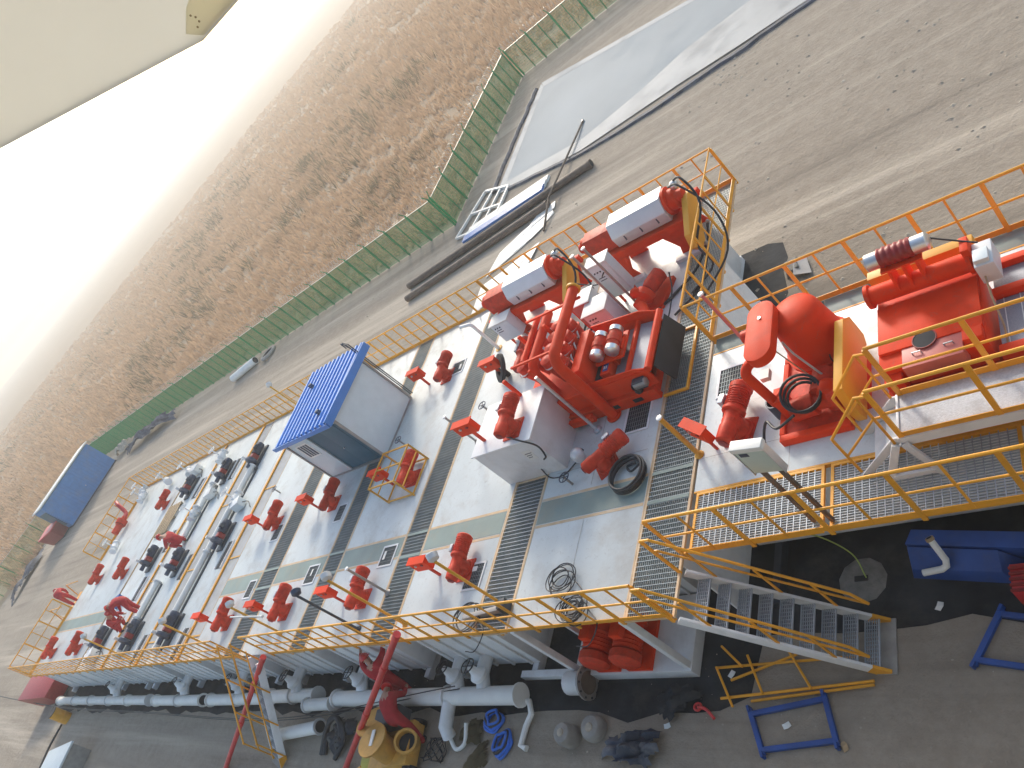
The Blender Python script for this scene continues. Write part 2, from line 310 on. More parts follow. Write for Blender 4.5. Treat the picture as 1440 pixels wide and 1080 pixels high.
# ------------------------------------------------------------------ cream canvas windbreak of the rig, near the camera
def ray(px, py):
    v = Vector(((px-720)/1093.99, (py-540)/1093.99, 1)); return Vector((rx.x*v.x-ry.x*v.y-rz.x*v.z, rx.y*v.x-ry.y*v.y-rz.y*v.z, rx.z*v.x-ry.z*v.y-rz.z*v.z))
o0 = Vector((0, 0, 10)); pts = [o0+ray(*p)*4.2 for p in ((-330, 370), (0, 209), (250, 76), (286, 57), (336, 0), (520, -210), (60, -420), (-420, -60))]
w_ = ray(0, 0).normalized(); gb = MB(); k = len(pts)
gb.add(pts+[p+w_*.03 for p in pts], [tuple(range(k)), tuple(reversed(range(k, 2*k)))]+[(i, k+i, k+(i+1) % k, (i+1) % k) for i in range(k)])
cm = mat('cream_canvas', (.78, .77, .74), .8, var=.12, scale=1.3, bump=.1, bscale=1.5)
tr = cm.node_tree.nodes.new('ShaderNodeBsdfTranslucent'); tr.inputs[0].default_value = (.86, .86, .82, 1); ms = cm.node_tree.nodes.new('ShaderNodeMixShader'); ms.inputs[0].default_value = .68
cm.node_tree.links.new(cm.node_tree.nodes['Principled BSDF'].outputs[0], ms.inputs[1]); cm.node_tree.links.new(tr.outputs[0], ms.inputs[2]); cm.node_tree.links.new(ms.outputs[0], cm.node_tree.nodes['Material Output'].inputs[0])
gird = thing('windbreak', 'large cream canvas windbreak hanging into the top left corner', 'windbreak', tuple(pts[3])); 
gird_m = Matrix.Translation(-pts[3])
gb.v = [tuple(gird_m @ Vector(v)) for v in gb.v]; gb.build('canvas_sheet', cm, gird)
fl = MB(); q = [o0+ray(*p)*4.18-pts[3] for p in ((286, 50), (331, 0), (380, -60), (280, -40), (262, 12), (262, 48))]
fl.add([p for p in q]+[p+w_*.012 for p in q], [(5, 4, 3, 2, 1, 0), (6, 7, 8, 9, 10, 11)]+[(i, 6+i, 6+(i+1) % 6, (i+1) % 6) for i in range(6)])
cp = cm.copy(); cp.name = 'cream_tan'; [setattr(x.inputs[0], 'default_value', .9) for x in cp.node_tree.nodes if x.type == 'MIX_SHADER']; [setattr(x.inputs[0], 'default_value', (.97, .93, .80, 1)) for x in cp.node_tree.nodes if x.type == 'BSDF_TRANSLUCENT']; fl.build('corner_patch', cp, gird, smooth=False)
sp = MB()
for (x, y) in ((275, 24), (280, 30), (268, 22), (278, 38)): sp.ball(o0+ray(x, y)*4.17-pts[3], .006, 6)
sp.build('rivet', M['wood'], gird)
# ------------------------------------------------------------------ mud tanks
def hatch(parent, x0, y0, x1, y1, m=None, white=None, ladder=True):
    f = MB(); t = .05
    for b in ((x0-t, y0-t, x1+t, y0), (x0-t, y1, x1+t, y1+t), (x0-t, y0, x0, y1), (x1, y0, x1+t, y1)): f.box(b[0], b[1], .001, b[2], b[3], .022)
    h = f.build('hatch', M['white_paint'], parent)
    MB().box(x0, y0, .002, x1, y1, .006).build('opening', M['dark_gap'], h, smooth=False)
    g = MB(); n = max(3, int((x1-x0)/.055)); k = max(3, int((y1-y0)/.1))
    for i in range(1, n): x = x0+(x1-x0)*i/n; g.box(x-.006, y0, .007, x+.006, y1, .014)
    for i in range(1, k): y = y0+(y1-y0)*i/k; g.box(x0, y-.006, .0145, x1, y+.006, .018)
    g.build('grid', M['grate_steel'], h, smooth=False)
    if white: MB().box(*white[:2], .02, *white[2:], .03).build('tag_plate', M['plate_white'], h)
Y0, Y1 = 5.2, 16.88
def tank(x0, x1, label, band=True, hatches=(), y0=Y0, y1=Y1, bay=False, seams=(), group='white mud tanks standing side by side'):
    cx = (x0+x1)/2; t = thing('mud_tank', label, 'mud tank', (cx, 0, GZ), 0, group); D = -GZ; h = (x1-x0)/2
    ys = 6.75 if bay else y0+.28
    s = MB(); s.box(-h+.05, ys, .22, h-.05, y1-.3, D-.05)
    for k in range(5):   # stiffening ribs of the end wall
        x = -h+.3+k*(2*h-.6)/4; s.box(x-.03, ys-.055, .24, x+.03, ys-.002, D-.08)
    s.build('shell', M['white_paint'], t, .012)
    MB().box(-h, y0, D-.045, h, y1, D).build('deck_plate', M['deck_white'], t, .006)
    for sx in (-h+.12, h-.3): MB().box(sx, y0+.05, 0, sx+.18, y1-.1, .215).build('skid_beam', M['white_paint'], t, .01)
    MB().box(-h-.03, y0+.02, D-.09, -h-.002, y1-.02, D+.006).build('edge_trim', M['deck_edge'], t); MB().box(h+.002, y0+.02, D-.09, h+.03, y1-.02, D+.006).build('edge_trim', M['deck_edge'], t)
    if band:
        b = MB(); b.box(-h+.02, 7.62, D+.001, h-.02, 8.2, D+.005); b.build('walkway_band', M['deck_teal'], t, smooth=False)
        for yy in (8.21, 7.53): MB().box(-h+.02, yy, D+.001, h-.02, yy+.07, D+.004).build('band_line', M['deck_edge'], t, smooth=False)
    if seams:
        for sm in seams: MB().box(sm[0]-cx, sm[1], D+.006, sm[2]-cx, sm[3], D+.008).build('weld_seam', M['grey_steel'], t, smooth=False)
    for hh in hatches:
        hatch_local(t, cx, D, *hh)
    return t
def hatch_local(t, cx, D, x0, y0, x1, y1, wh=None, m=None):
    n0 = set(t.children); hatch(t, x0-cx, y0, x1-cx, y1, white=(wh[0]-cx, wh[1], wh[2]-cx, wh[3]) if wh else None)
    for c in t.children:
        if c not in n0:
            c.location.z = D
tanks = [
 tank(-12.17, -9.14, 'white mud tank nearest the stairs, its near end an open bay with red motors', True, [(-10.05, 9.5, -9.45, 10.2)], bay=True, seams=[(-11.9, 8.9, -9.3, 8.908), (-10.7, 5.4, -10.692, 7.5), (-10.72, 8.35, -10.712, 10.4)]),
 tank(-16.3, -13.3, 'white mud tank under the white box and the hydrocyclone cleaner', True, [(-14.1, 6.3, -13.55, 6.9, (-13.98, 6.72, -13.76, 6.84))]),
 tank(-20.4, -17.37, 'white mud tank carrying the yellow caged motor beside the booth', True, [(-18.2, 7.42, -17.62, 7.98, (-18.1, 7.6, -18.0, 7.85)), (-18.3, 14.2, -17.75, 14.68, (-17.93, 14.32, -17.84, 14.52))]),
 tank(-24.47, -21.4, 'white mud tank under the blue roofed booth', True, [(-22.25, 7.36, -21.68, 7.93, (-22.0, 7.6, -21.92, 7.82)), (-22.05, 9.5, -21.62, 10.08)]),
 tank(-28.5, -25.7, 'white mud tank just left of the booth, dull concrete strip on its left', True, [(-26.35, 9.5, -25.85, 10.1), (-26.3, 7.3, -25.85, 7.9)]),
 tank(-32.6, -29.6, 'white mud tank with a long white pipe and dark pumps, rightmost pump tank', False, [], seams=[(-29.9, 5.4, -29.893, 16.6)]),
 tank(-37.4, -33.7, 'white mud tank with a red clad worker kneeling in the middle of its deck', False, []),
 tank(-41.35, -37.85, 'white mud tank with a wooden pallet on its deck', False, []),
 tank(-49.1, -41.6, 'farthest white mud tank with two rows of small red motors', True, []),
]
def grating(x0, x1, y0, y1, label, z=0., m='grate_steel', ydir=True, gap=.1, fr='deck_edge', depth=.03, dark=True, pitch=.045, group='steel grating walkways between the tanks'):
    t = thing('walkway_grating', label, 'grating', ((x0+x1)/2, (y0+y1)/2, z), 0, group); hx = (x1-x0)/2-.035; hy = (y1-y0)/2
    f = MB()
    for b in ((-hx, -hy, hx, -hy+.05), (-hx, hy-.05, hx, hy), (-hx, -hy+.052, -hx+.05, hy-.052), (hx-.05, -hy+.052, hx, hy-.052)): f.box(b[0], b[1], -.05, b[2], b[3], .004)
    f.build('frame', M[fr], t)
    g = MB(); n = int((2*hx-.1)/pitch) if ydir else int((2*hy-.1)/pitch)
    for i in range(1, n):
        if ydir: x = -hx+.05+(2*hx-.1)*i/n; g.box(x-.005, -hy+.052, -depth, x+.005, hy-.052, -.003)
        else: y = -hy+.05+(2*hy-.1)*i/n; g.box(-hx+.052, y-.005, -depth, hx-.052, y+.005, -.003)
    g.build('bearing_bars', M[m], t, smooth=False)
    g = MB(); n = int((2*hy-.1)/gap) if ydir else int((2*hx-.1)/gap)
    for i in range(1, n):
        if ydir: y = -hy+.05+(2*hy-.1)*i/n; g.box(-hx+.052, y-.007, -.002, hx-.052, y+.007, .002)
        else: x = -hx+.05+(2*hx-.1)*i/n; g.box(x-.007, -hy+.052, -.002, x+.007, hy-.052, .002)
    g.build('cross_rods', M['grate_bright' if (m == 'grate_bright' or (y1-y0) < 5) else 'grate_mid'], t, smooth=False)
    if (y1-y0) > 6:
        for yy in (7.55, 8.22): y = yy-(y0+y1)/2; MB().box(-hx+.052, y-.04, .0025, hx-.052, y+.04, .012).build('cross_plate', M['deck_teal'], t)
    return t
t = tanks[0]; MB().box(2.48, 6.2, .22, 2.53, 14.0, -GZ-.06).build('side_plate', M['white_paint'], t)
grating(-9.14, -8.0, 5.15, 16.85, 'grating walkway along the right end, running from stairs to far corner')
grating(-13.3, -12.17, 5.15, 8.97, 'short grating walkway with bright rungs below the white box')
grating(-17.37, -16.3, 5.15, 16.85, 'grating walkway between the white box tank and the caged motor tank')
grating(-21.4, -20.4, 5.15, 16.85, 'grating walkway passing just right of the booth wall')
grating(-25.7, -24.47, 5.15, 16.85, 'grating walkway passing just left of the booth')
for x0, x1, lb in ((-29.6, -28.5, 'dull grey plate walkway with orange edge right of the pump tanks'), (-33.7, -32.6, 'dull grey plate walkway with orange edge between the first two pump tanks'), (-37.85, -37.4, 'narrow plate walkway with orange edge beside the kneeling worker')):
    t = thing('plate_walkway', lb, 'walkway', ((x0+x1)/2, 11, 0), 0, 'plate walkways between the pump tanks'); h = (x1-x0)/2-.035
    MB().box(-h, -5.8, -.05, h, 5.8, -.012).build('plate', mat('plate_dull', (.36, .37, .37), .6, var=.12, scale=2, dirt=(.3, .26, .2), dirt_amt=.5) if 'plate_dull' not in M else M['plate_dull'], t)
    MB().box(-h, -5.8, -.011, -h+.14, 5.8, .05).build('kick_edge', M['orange_paint'], t, .006)
    for k in range(4): MB().box(-h+.16, -4.9+k*3.1, -.0115, h, -4.84+k*3.1, .01).build('strap', M['yellow_paint'], t)
# right hand unit: its deck, near grating walkway, far grating strip
rt = thing('mud_tank', 'white tank deck of the right hand unit carrying the degasser', 'mud tank', (-3, 0, GZ), 0, 'white mud tanks standing side by side')
D = -GZ
MB().box(-4.95, 7.6, .25, 6, 10.85, D-.05).build('shell', M['white_paint'], rt, .012)
MB().box(-4.98, 7.58, D-.045, 6, 10.9, D).build('deck_plate', M['deck_white'], rt, .006)
for yy in (7.545, 10.903): MB().box(-4.98, yy, D-.09, 6, yy+.033, D+.006).build('edge_trim', M['orange_paint'], rt)
for sm in ((-4.9, 8.3, -2.1, 8.306), (-3.1, 7.6, -3.094, 9.2)): MB().box(*sm[:2], D+.001, *sm[2:], D+.003).build('weld_seam', M['grey_steel'], rt, smooth=False)
for x in (-4.6, 0, 4): MB().box(x, 6.35, 0, x+.15, 11.3, .245).build('skid_beam', M['dark_steel'], rt)
hatch_local(rt, -3, D, -7.72, 9.72, -7.08, 10.38, (-7.45, 9.8, -7.25, 9.88))
grating(-7.95, -5.42, 6.33, 7.54, 'bright grating walkway of the right hand unit next to the stair top', 0, 'grate_bright', False, .11, 'orange_paint', group='grating walkways of the right hand unit')
grating(-5.38, -2.6, 6.33, 7.54, 'bright grating walkway below the white step platform', 0, 'grate_bright', False, .11, 'orange_paint', group='grating walkways of the right hand unit')
grating(-2.56, 6, 6.33, 7.54, 'bright grating walkway at the right margin', 0, 'grate_bright', False, .11, 'orange_paint', group='grating walkways of the right hand unit')
t = thing('plate_walkway', 'dull green plate walkway behind the degasser along the far railing', 'walkway', (-3, 11.15, 0), 0)
for x in range(9): MB().box(-4.95+x*1.2, -.2, -.05, -4.95+x*1.2+1.17, .2, -.006).build('plate', M['deck_teal'], t, .004)
# bay of the nearest tank: columns, floor skid, braces
bay = thing('tank_bay', 'white open bay under the deck corner with floor skid and columns', 'frame', (-10.65, 5.9, GZ))
s = MB(); s.box(-1.5, -.78, .0, 1.5, .8, .30); s.build('floor_skid', M['white_paint'], bay, .015)
for x in (-1.42, 1.42):
    MB().box(x-.06, -.74, .302, x+.06, -.60, 2.35).build('column', M['white_paint'], bay, .008)
MB().box(-1.0, -.2, .302, -.92, -.1, 2.35).build('column', M['white_paint'], bay, .008)
MB().box(-3.2, -.78, .1, -1.56, -.62, .28).build('tie_beam', M['white_paint'], bay, .01)

# ------------------------------------------------------------------ railings
def railing(pts, label, z=0., name='handrail', thick=1.1, toe=True, h=1.15, thin=True, group='orange handrails round the decks', mid=.6, posts=None, m='orange_paint', n0=None):
    P = [Vector((x, y, 0)) for x, y in pts]; o = thing(name, label, 'handrail', (P[0].x, P[0].y, z), 0, group); L = [p-P[0] for p in P]; U = Vector((0, 0, 1))
    MB().tube([l+U*h for l in L], .028, 8).build('top_rail', M[m], o)
    MB().tube([l+U*mid for l in L], .021, 8).build('mid_rail', M[m], o)
    if toe:
        b = MB()
        for i in range(len(L)-1): b.bar(L[i]+U*.06, L[i+1]+U*.06, .012, .12)
        b.build('toe_board', M[m], o)
    for i in range(len(L)-1):
        d = L[i+1]-L[i]; n = max(1, round(d.length/thick)); u = d.normalized(); w = Vector((-u.y, u.x, 0))*.0
        for k in range(n+1):
            if k == 0 and i > 0: continue
            p = L[i]+d*(k/n); MB().bar(p+U*-.12, p+U*(h-.02), .032, .075, up=tuple(u)).build('post', M[m], o)
            if thin and k < n:
                q = p+d*(.5/n); MB().bar(q+U*.0, q+U*(h-.02), .024, .036, up=tuple(u)).build('baluster', M[m], o)
    return o
railing([(-16.7, 5.17), (-8.1, 5.17)], 'orange handrail on the near deck edge, right of the worker in red')
railing([(-22.3, 5.17), (-16.75, 5.17)], 'orange handrail on the near deck edge between the ladder and the upper worker')
railing([(-36.5, 5.17), (-24.2, 5.17)], 'long orange handrail on the near deck edge left of the ladder')
railing([(-49.3, 5.17), (-36.55, 5.17)], 'hazy orange handrail at the far left of the near deck edge')
railing([(-16.9, 16.84), (-8.07, 16.84), (-8.07, 11.4)], 'orange corner handrail round the two white drum centrifuges')
railing([(-24.3, 16.84), (-16.95, 16.84)], 'orange handrail on the far edge between booth and centrifuge')
railing([(-49.3, 16.84), (-25.2, 16.84)], 'long orange handrail on the far edge left of the booth')
railing([(-49.2, 11.9), (-49.2, 16.8)], 'faded orange handrail across the far tank end, upper half')
railing([(-49.2, 5.25), (-49.2, 9.0)], 'faded orange handrail across the far tank end, lower half')
railing([(-8.0, 11.35), (5.5, 11.35)], 'orange handrail along the top edge of the right hand unit')
railing([(-8.05, 6.33), (5.5, 6.33)], 'orange handrail along the near walkway of the right hand unit', thick=1.35, thin=True)
# ------------------------------------------------------------------ agitators (red gear motors) and their starter boxes
def make_agitator():
    t = thing('agitator_motor', 'x', 'motor'); Z = .36
    MB().box(-.27, -.48, 0, .27, .12, .035).build('base_plate', M['motor_red'], t, .006)
    g = MB(); g.lathe((0, -.18, .035), (0, 0, 1), [(0, .26), (.05, .26), (.055, .21), (.30, .20), (.36, .14), (.42, .13)], 16); g.build('gearbox', M['motor_red'], t, .008)
    g = MB(); g.lathe((0, -.62, Z), (0, 1, 0), [(0, .10), (.03, .155), (.30, .165), (.34, .15), (.60, .15), (.63, .215), (.68, .215)], 16); g.build('gear_housing', M['motor_red'], t, .006)
    prof = [(0, .205)]
    for i in range(7): prof += [(.03+i*.05, .205), (.035+i*.05, .185), (.065+i*.05, .185), (.07+i*.05, .205)]
    MB().lathe((0, .06, Z), (0, 1, 0), prof+[(.42, .205)], 10).build('motor', M['motor_red'], t)
    MB().lathe((0, .481, Z), (0, 1, 0), [(0, .212), (.10, .212), (.14, .17), (.145, .06)], 14).build('fan_cover', M['motor_red'], t)
    MB().box(-.30, .14, Z-.02, -.19, .34, Z+.16).build('terminal_box', M['galv'], t, .015)
    MB().lathe((0, -.635, Z), (0, -1, 0), [(0, .09), (.012, .09), (.02, .05)], 12).build('end_cap', M['maroon'], t)
    MB().tube(spline([(-.245, .14, Z-.0), (-.30, -.02, .22), (-.34, -.1, .06), (-.5, -.2, .02)], 5), .016, 6).build('cable', M['cable_black'], t)
    return t
def make_starter():
    t = thing('starter_box', 'x', 'switch box')
    MB().box(-.03, -.02, 0, .03, .02, .40).build('post', M['motor_red'], t, .004)
    MB().box(-.22, -.07, .38, .20, .06, .70).build('casing', M['red_paint'], t, .012)
    MB().box(-.24, -.09, .702, .22, .08, .715).build('rain_hood', M['red_paint'], t)
    MB().cyl((-.08, -.0705, .6), (-.08, -.09, .6), .03, n=10).build('button', M['silver'], t)
    MB().cyl((.08, -.0705, .6), (.08, -.09, .6), .03, n=10).build('button', M['maroon'], t)
    return t
AG = make_agitator(); SB = make_starter(); first = [True, True]
def place_ag(x, y, label, z=0, rz=0, sc=1, box=None, boxlabel=None, brz=.0):
    o = AG if first[0] else copy_tree(AG); first[0] = False
    o.location = (x, y, z); o.rotation_euler = (0, 0, rz); o.scale = (sc*.93,)*3; tag(o, label, 'motor', 'red agitator motors on the tank decks')
    if box:
        b = SB if first[1] else copy_tree(SB); first[1] = False
        b.location = (*box, z); b.rotation_euler = (0, 0, brz); b.scale = (1.45, 1.25, 1.1); tag(b, boxlabel, 'switch box', 'red starter boxes beside the agitators')
for x, y, lb, bl in (
 (-14.17, 6.95, 'red agitator motor beside the grid hatch, nearest the stairs in the near row', 'red starter box left of the motor nearest the stairs'),
 (-18.3, 6.65, 'red agitator motor of the near row, second from the stairs', 'red starter box of the near row, second from the stairs'),
 (-22.6, 6.65, 'red agitator motor of the near row, just right of the ladder top', 'red starter box of the near row just right of the ladder'),
 (-26.6, 6.6, 'red agitator motor of the near row just left of the ladder top', 'red starter box of the near row left of the ladder'),
 (-26.45, 10.4, 'red agitator motor in front of the booth, the left one of two', 'red starter box on the motor left of the booth front'),
 (-22.55, 10.45, 'red agitator motor right below the dark booth doorway', 'red starter box right below the booth doorway'),
 (-18.45, 14.4, 'red agitator motor right of the booth near the far railing', 'red starter box between the booth and the far railing'),
 (-18.15, 10.4, 'red agitator motor inside the yellow tube cage', 'red starter box inside the yellow tube cage'),
 (-14.25, 13.2, 'red agitator motor beside the black rubber ring and hydrocyclones', 'red starter box under the black rubber ring')):
    place_ag(x, y, lb, box=(x-1.0, y-.15), boxlabel=bl)
place_ag(-12.2, 9.55, 'red agitator motor standing on top of the white box', z=1.31, box=(-13.2, 9.35), boxlabel='red starter box on the left edge of the white box')
place_ag(-10.2, 8.85, 'red agitator motor by the black hose ring, below the hydrocyclone cleaner', rz=R(-55))
place_ag(-7.05, 8.85, 'big red agitator motor on the right hand unit beside a grid hatch', rz=R(-12), sc=1.12, box=(-7.6, 8.45), boxlabel='tall red starter box next to the yellow post', brz=R(-35))
for x, y, lb in ((-47.3, 6.5, 'small faded red motor at the far left end of the near row'), (-43.0, 6.5, 'small red motor, second from the far end of the near row'), (-47.0, 10.6, 'small red motor in the middle row at the far tank end'), (-42.7, 10.4, 'small red motor in the middle row beside the pallet'), (-42.55, 14.4, 'small red motor of the far row right of the white valves')):
    place_ag(x, y, lb)
hf = thing('hydrant_pump', 'red pump with upright elbow at the far upper corner of the tanks', 'pump', (-48.2, 14.0, 0))
MB().lathe((-.1, -.7, .35), (0, 1, 0), [(0, .2), (.5, .2), (.52, .26), (.56, .26)], 12).build('motor', M['motor_red'], hf); MB().lathe((-.1, -.1, .35), (0, 1, 0), [(0, .3), (.3, .3), (.34, .15), (.5, .15)], 14).build('casing', M['motor_red'], hf)
MB().tube(spline([(-.1, .3, .35), (-.3, .7, .4), (-.7, 1.0, .9), (-1.1, 1.2, 1.0)], 5), .12, 10).build('elbow', M['pipe_red'], hf)
# ------------------------------------------------------------------ dark pump sets on the left tanks
def make_pump():
    t = thing('pump_set', 'x', 'pump')
    f = MB(); f.box(-.3, -.75, 0, .3, .75, .09); f.build('base_frame', M['dark_steel'], t, .01)
    pr = [(0, .22)]
    for i in range(6): pr += [(.04+i*.08, .22), (.045+i*.08, .20), (.075+i*.08, .20), (.08+i*.08, .22)]
    MB().lathe((0, .05, .34), (0, 1, 0), pr+[(.56, .22), (.66, .20), (.68, .12)], 12).build('motor', M['navy'], t)
    MB().box(-.14, -.22, .14, .14, .04, .5).build('coupling_guard', M['maroon'], t, .03)
    MB().lathe((0, -.50, .36), (0, 1, 0), [(0, .14), (.04, .3), (.2, .3), (.24, .14)], 16).build('volute', M['navy'], t)
    MB().tube([(0, -.5, .36), (0, -.8, .36)], .11, 10).build('suction', M['navy'], t)
    MB().tube([(-.2, -.38, .4), (-.2, -.38, .85)], .08, 10).build('discharge', M['white_paint'], t)
    MB().box(.1, .2, .5, .28, .4, .66).build('terminal_box', M['dark_steel'], t, .02)
    return t
PP = None
for x, y, lb in ((-39.5, 14.6, 'dark pump set on the far tanks beside the white valves, far row left'), (-35.15, 14.5, 'dark pump set of the far row between two plate walkways'), (-31.9, 14.5, 'dark pump set of the far row left of the booth roof'),
                 (-39.0, 10.5, 'dark pump set left of the kneeling worker'), (-34.9, 9.75, 'dark pump set right in front of the kneeling worker'), (-30.9, 10.4, 'dark pump set in the middle row beside the long white pipe'),
                 (-39.5, 6.5, 'dark pump set of the near row behind the handrail, leftmost'), (-35.5, 6.5, 'dark pump set beside the crouching pair of workers'), (-31.3, 6.5, 'dark pump set of the near row at the foot of the long pipe')):
    o = PP = make_pump() if PP is None else copy_tree(PP); o.location = (x, y, 0); o.scale = (.85,)*3; tag(o, lb, 'pump', 'dark pump sets on the left tanks')
for x, ys, lb in ((-31.85, (5.6, 14.0), 'long white pipe lying along the tank deck left of the booth'), (-35.95, (10.9, 14.0), 'short white pipe behind the kneeling worker'), (-36.1, (5.6, 9.0), 'white pipe in front of the kneeling worker towards the railing'), (-40.0, (5.6, 6.0), 'white pipe stub at the near railing of the far tank')):
    t = thing('deck_pipe', lb, 'pipe', (x, ys[0], .16), 0, 'white pipes along the tank decks'); L = ys[1]-ys[0]
    MB().tube([(0, 0, 0), (0, L, 0)], .13, 12).build('barrel', M['plate_white'], t)
    for yy in (.02, L/2, L-.02): MB().lathe((0, yy-.03, 0), (0, 1, 0), [(0, .19), (.06, .19)], 14).build('flange', M['pale_silver'], t)
    MB().box(.18, .1, -.15, .34, L-.1, -.12).build('drain_channel', M['dark_steel'], t)
for x, y, lb in ((-30.1, 9.5, 'black deck opening left of the booth, beside the middle pump of the right pump tank'), (-34.5, 14.6, 'black deck opening beside the far row pump of the kneeling worker tank'), (-38.4, 14.4, 'black deck opening between the pallet and the first far row pump'), (-33.95, 9.5, 'black deck opening right of the pump in front of the kneeling worker'), (-38.2, 11.4, 'black deck opening just left of the kneeling worker'), (-38.6, 9.0, 'black deck opening by the blue tool box'), (-29.95, 5.9, 'black deck opening at the near railing right of the long pipe'), (-34.1, 5.9, 'black deck opening at the near railing right of the bending worker')):
    t = thing('deck_opening', lb, 'opening', (x, y, 0), 0, 'black openings in the pump tank decks')
    MB().box(-.23, -.6, .002, .23, .6, .01).build('pit', M['dark_gap'], t, smooth=False)
    for xx in (-.27, .232): MB().box(xx, -.6, .001, xx+.038, .6, .06).build('rim', M['white_paint'], t)
t = thing('pallet', 'pale wooden pallet lying on the far tank deck', 'pallet', (-40.35, 12.9, 0), R(3))
for k in range(6): MB().box(-.8+k*.28, -.9, .1, -.62+k*.28, .9, .13).build('slat', M['wood'], t, .005)
for yy in (-.85, -.05, .75): MB().box(-.8, yy, .01, .78, yy+.1, .098).build('runner', M['wood'], t)
t = thing('tool_box', 'small blue tool box on the deck beside the crouching workers', 'tool box', (-40.4, 8.45, 0), .4)
MB().box(-.3, -.2, 0, .3, .2, .26).build('body', M['blue_paint'], t, .02); MB().box(-.32, -.22, .262, .32, .22, .34).build('lid', M['blue_paint'], t, .02); MB().tube(spline([(-.14, 0, .34), (-.12, 0, .44), (.12, 0, .44), (.14, 0, .34)], 4), .015, 6).build('handle', M['silver'], t)
# white valve cluster at the far end
def make_valve():
    t = thing('valve', 'x', 'valve')
    MB().lathe((0, -.35, .3), (0, 1, 0), [(0, .2), (.05, .2), (.052, .13), (.2, .13), (.25, .19), (.45, .19), (.5, .13), (.65, .13), (.652, .2), (.7, .2)], 14).build('body', M['white_paint'], t)
    MB().cyl((0, 0, .45), (0, 0, .9), .035).build('stem', M['white_paint'], t)
    w = MB(); w.ring((0, 0, .9), (0, 0, 1), .2, .018); w.bar((-.2, 0, .9), (.2, 0, .9), .02, .015); w.bar((0, -.2, .9), (0, .2, .9), .02, .015); w.build('handwheel', M['white_paint'], t); return t
VV = None
for x, y, z, lb, rz in ((-47.4, 15.6, 0, 'white gate valve at the far tank corner, nearer the red motor', .3), (-48.2, 16.2, 0, 'white gate valve right at the far tank corner', -.2), (-46.6, 12.2, 0, 'white gate valve between the two middle red motors', .5), (-43.9, 15.9, 0, 'white gate valve on the far deck edge near the railing', 1.2), (-36.5, 15.6, 0, 'white gate valve behind the far row pump set', .1), (-40.6, 15.7, 0, 'white gate valve next to the leftmost dark pump', .9), (-35.9, 12.3, 0, 'white gate valve behind the kneeling worker', .2),(-31.3, 12.1, 0, 'white gate valve halfway along the long white pipe', .2)):
    VV = make_valve() if VV is None else copy_tree(VV); VV.location = (x, y, z); VV.rotation_euler = (0, 0, rz); tag(VV, lb, 'valve', 'white valves on the far tanks')
def make_wheel():
    t = thing('handwheel_valve', 'x', 'handwheel')
    MB().cyl((0, 0, 0), (0, 0, .3), .03).build('stem', M['grey_steel'], t)
    w = MB(); w.ring((0, 0, .3), (0, 0, 1), .13, .014, 16, 6); w.bar((-.13, 0, .3), (.13, 0, .3), .018, .012); w.bar((0, -.13, .3), (0, .13, .3), .018, .012); w.build('wheel', M['navy'], t); return t
HW = None
for x, y, lb in ((-15.45, 11.85, 'dark handwheel on the white deck left of the white box'), (-11.3, 8.5, 'blue dark handwheel in front of the white box near the green band'), (-19.45, 11.8, 'dark handwheel beside the booth wall foot'), (-27.65, 11.8, 'dark handwheel left of the booth front motors'), (-7.15, 9.55, 'small handwheel beside the hatch of the right hand unit')):
    HW = make_wheel() if HW is None else copy_tree(HW); HW.location = (x, y, 0); tag(HW, lb, 'handwheel', 'small handwheels on the decks')

# ------------------------------------------------------------------ operator booth
t = thing('operator_booth', 'white booth with sloping blue corrugated roof and dark open front', 'booth', (-20.3, 11.55, 0))
BW, BD = -3.25, 2.4
MB().box(-.05, 0, .05, 0, BD, 2.2).build('side_wall', M['panel_grey'], t, .006)
MB().box(BW, 0, .05, BW+.05, BD, 2.0).build('side_wall', M['panel_grey'], t, .006)
MB().box(BW+.052, BD-.05, .05, -.052, BD, 2.05).build('back_wall', M['panel_grey'], t)
MB().box(BW+.052, 0, .05, -2.0, .05, 2.05).build('front_panel', M['panel_grey'], t, .004)
fp = MB(); fp.box(-1.998, .06, .05, -.052, .10, 2.05); fp.build('inner_front', M['teal_dark'], t)
MB().box(BW+.052, .01, 2.052, -.052, .05, 2.2).build('lintel', M['plate_white'], t)
wn = MB().box(-2.95, -.012, 1.15, -2.25, -.002, 1.85).build('window', M['plate_white'], t)
MB().box(-2.89, -.016, 1.21, -2.31, -.0125, 1.79).build('pane', M['navy'], wn)
for k in range(4): MB().box(-2.89+k*.15, -.026, 1.21, -2.86+k*.15, -.0165, 1.79).build('louvre', M['plate_white'], wn)
dr = MB().box(-1.2, .045, .1, -.35, .058, 1.98).build('door', M['teal_dark'], t, .006); MB().cyl((-1.1, .044, 1.0), (-1.1, .0, 1.0), .03).build('handle', M['silver'], dr)
MB().box(BW-.02, -.03, -.0, .03, BD+.03, .048).build('floor_frame', M['grey_steel'], t)
for x, y in ((.012, -.01), (BW-.012, -.01), (.012, BD+.01)): MB().box(x-.035, y-.035, .05, x+.035, y+.035, 2.2).build('corner_post', M['grey_steel'], t)
rf = MB(); N = 12; pr = []; X0 = BW-.12; X1 = .10
for i in range(N):
    xa = X0+(X1-X0)*i/N; w_r = (X1-X0)/N; pr += [(xa, 0), (xa+w_r*.55, 0), (xa+w_r*.62, .07), (xa+w_r*.93, .07)]
pr.append((X1, 0)); k = len(pr); vs = []
for yy, z_ in ((-.28, 2.30), (BD+.55, 2.36)): vs += [(x_, yy, z_+(x_-X0)*.02+h_) for x_, h_ in pr]
rf.add(vs, [(i, i+1, k+i+1, k+i) for i in range(k-1)]); vs2 = [(v[0], v[1], v[2]-.012) for v in vs]; rf.add(vs2, [(i, k+i, k+i+1, i+1) for i in range(k-1)])
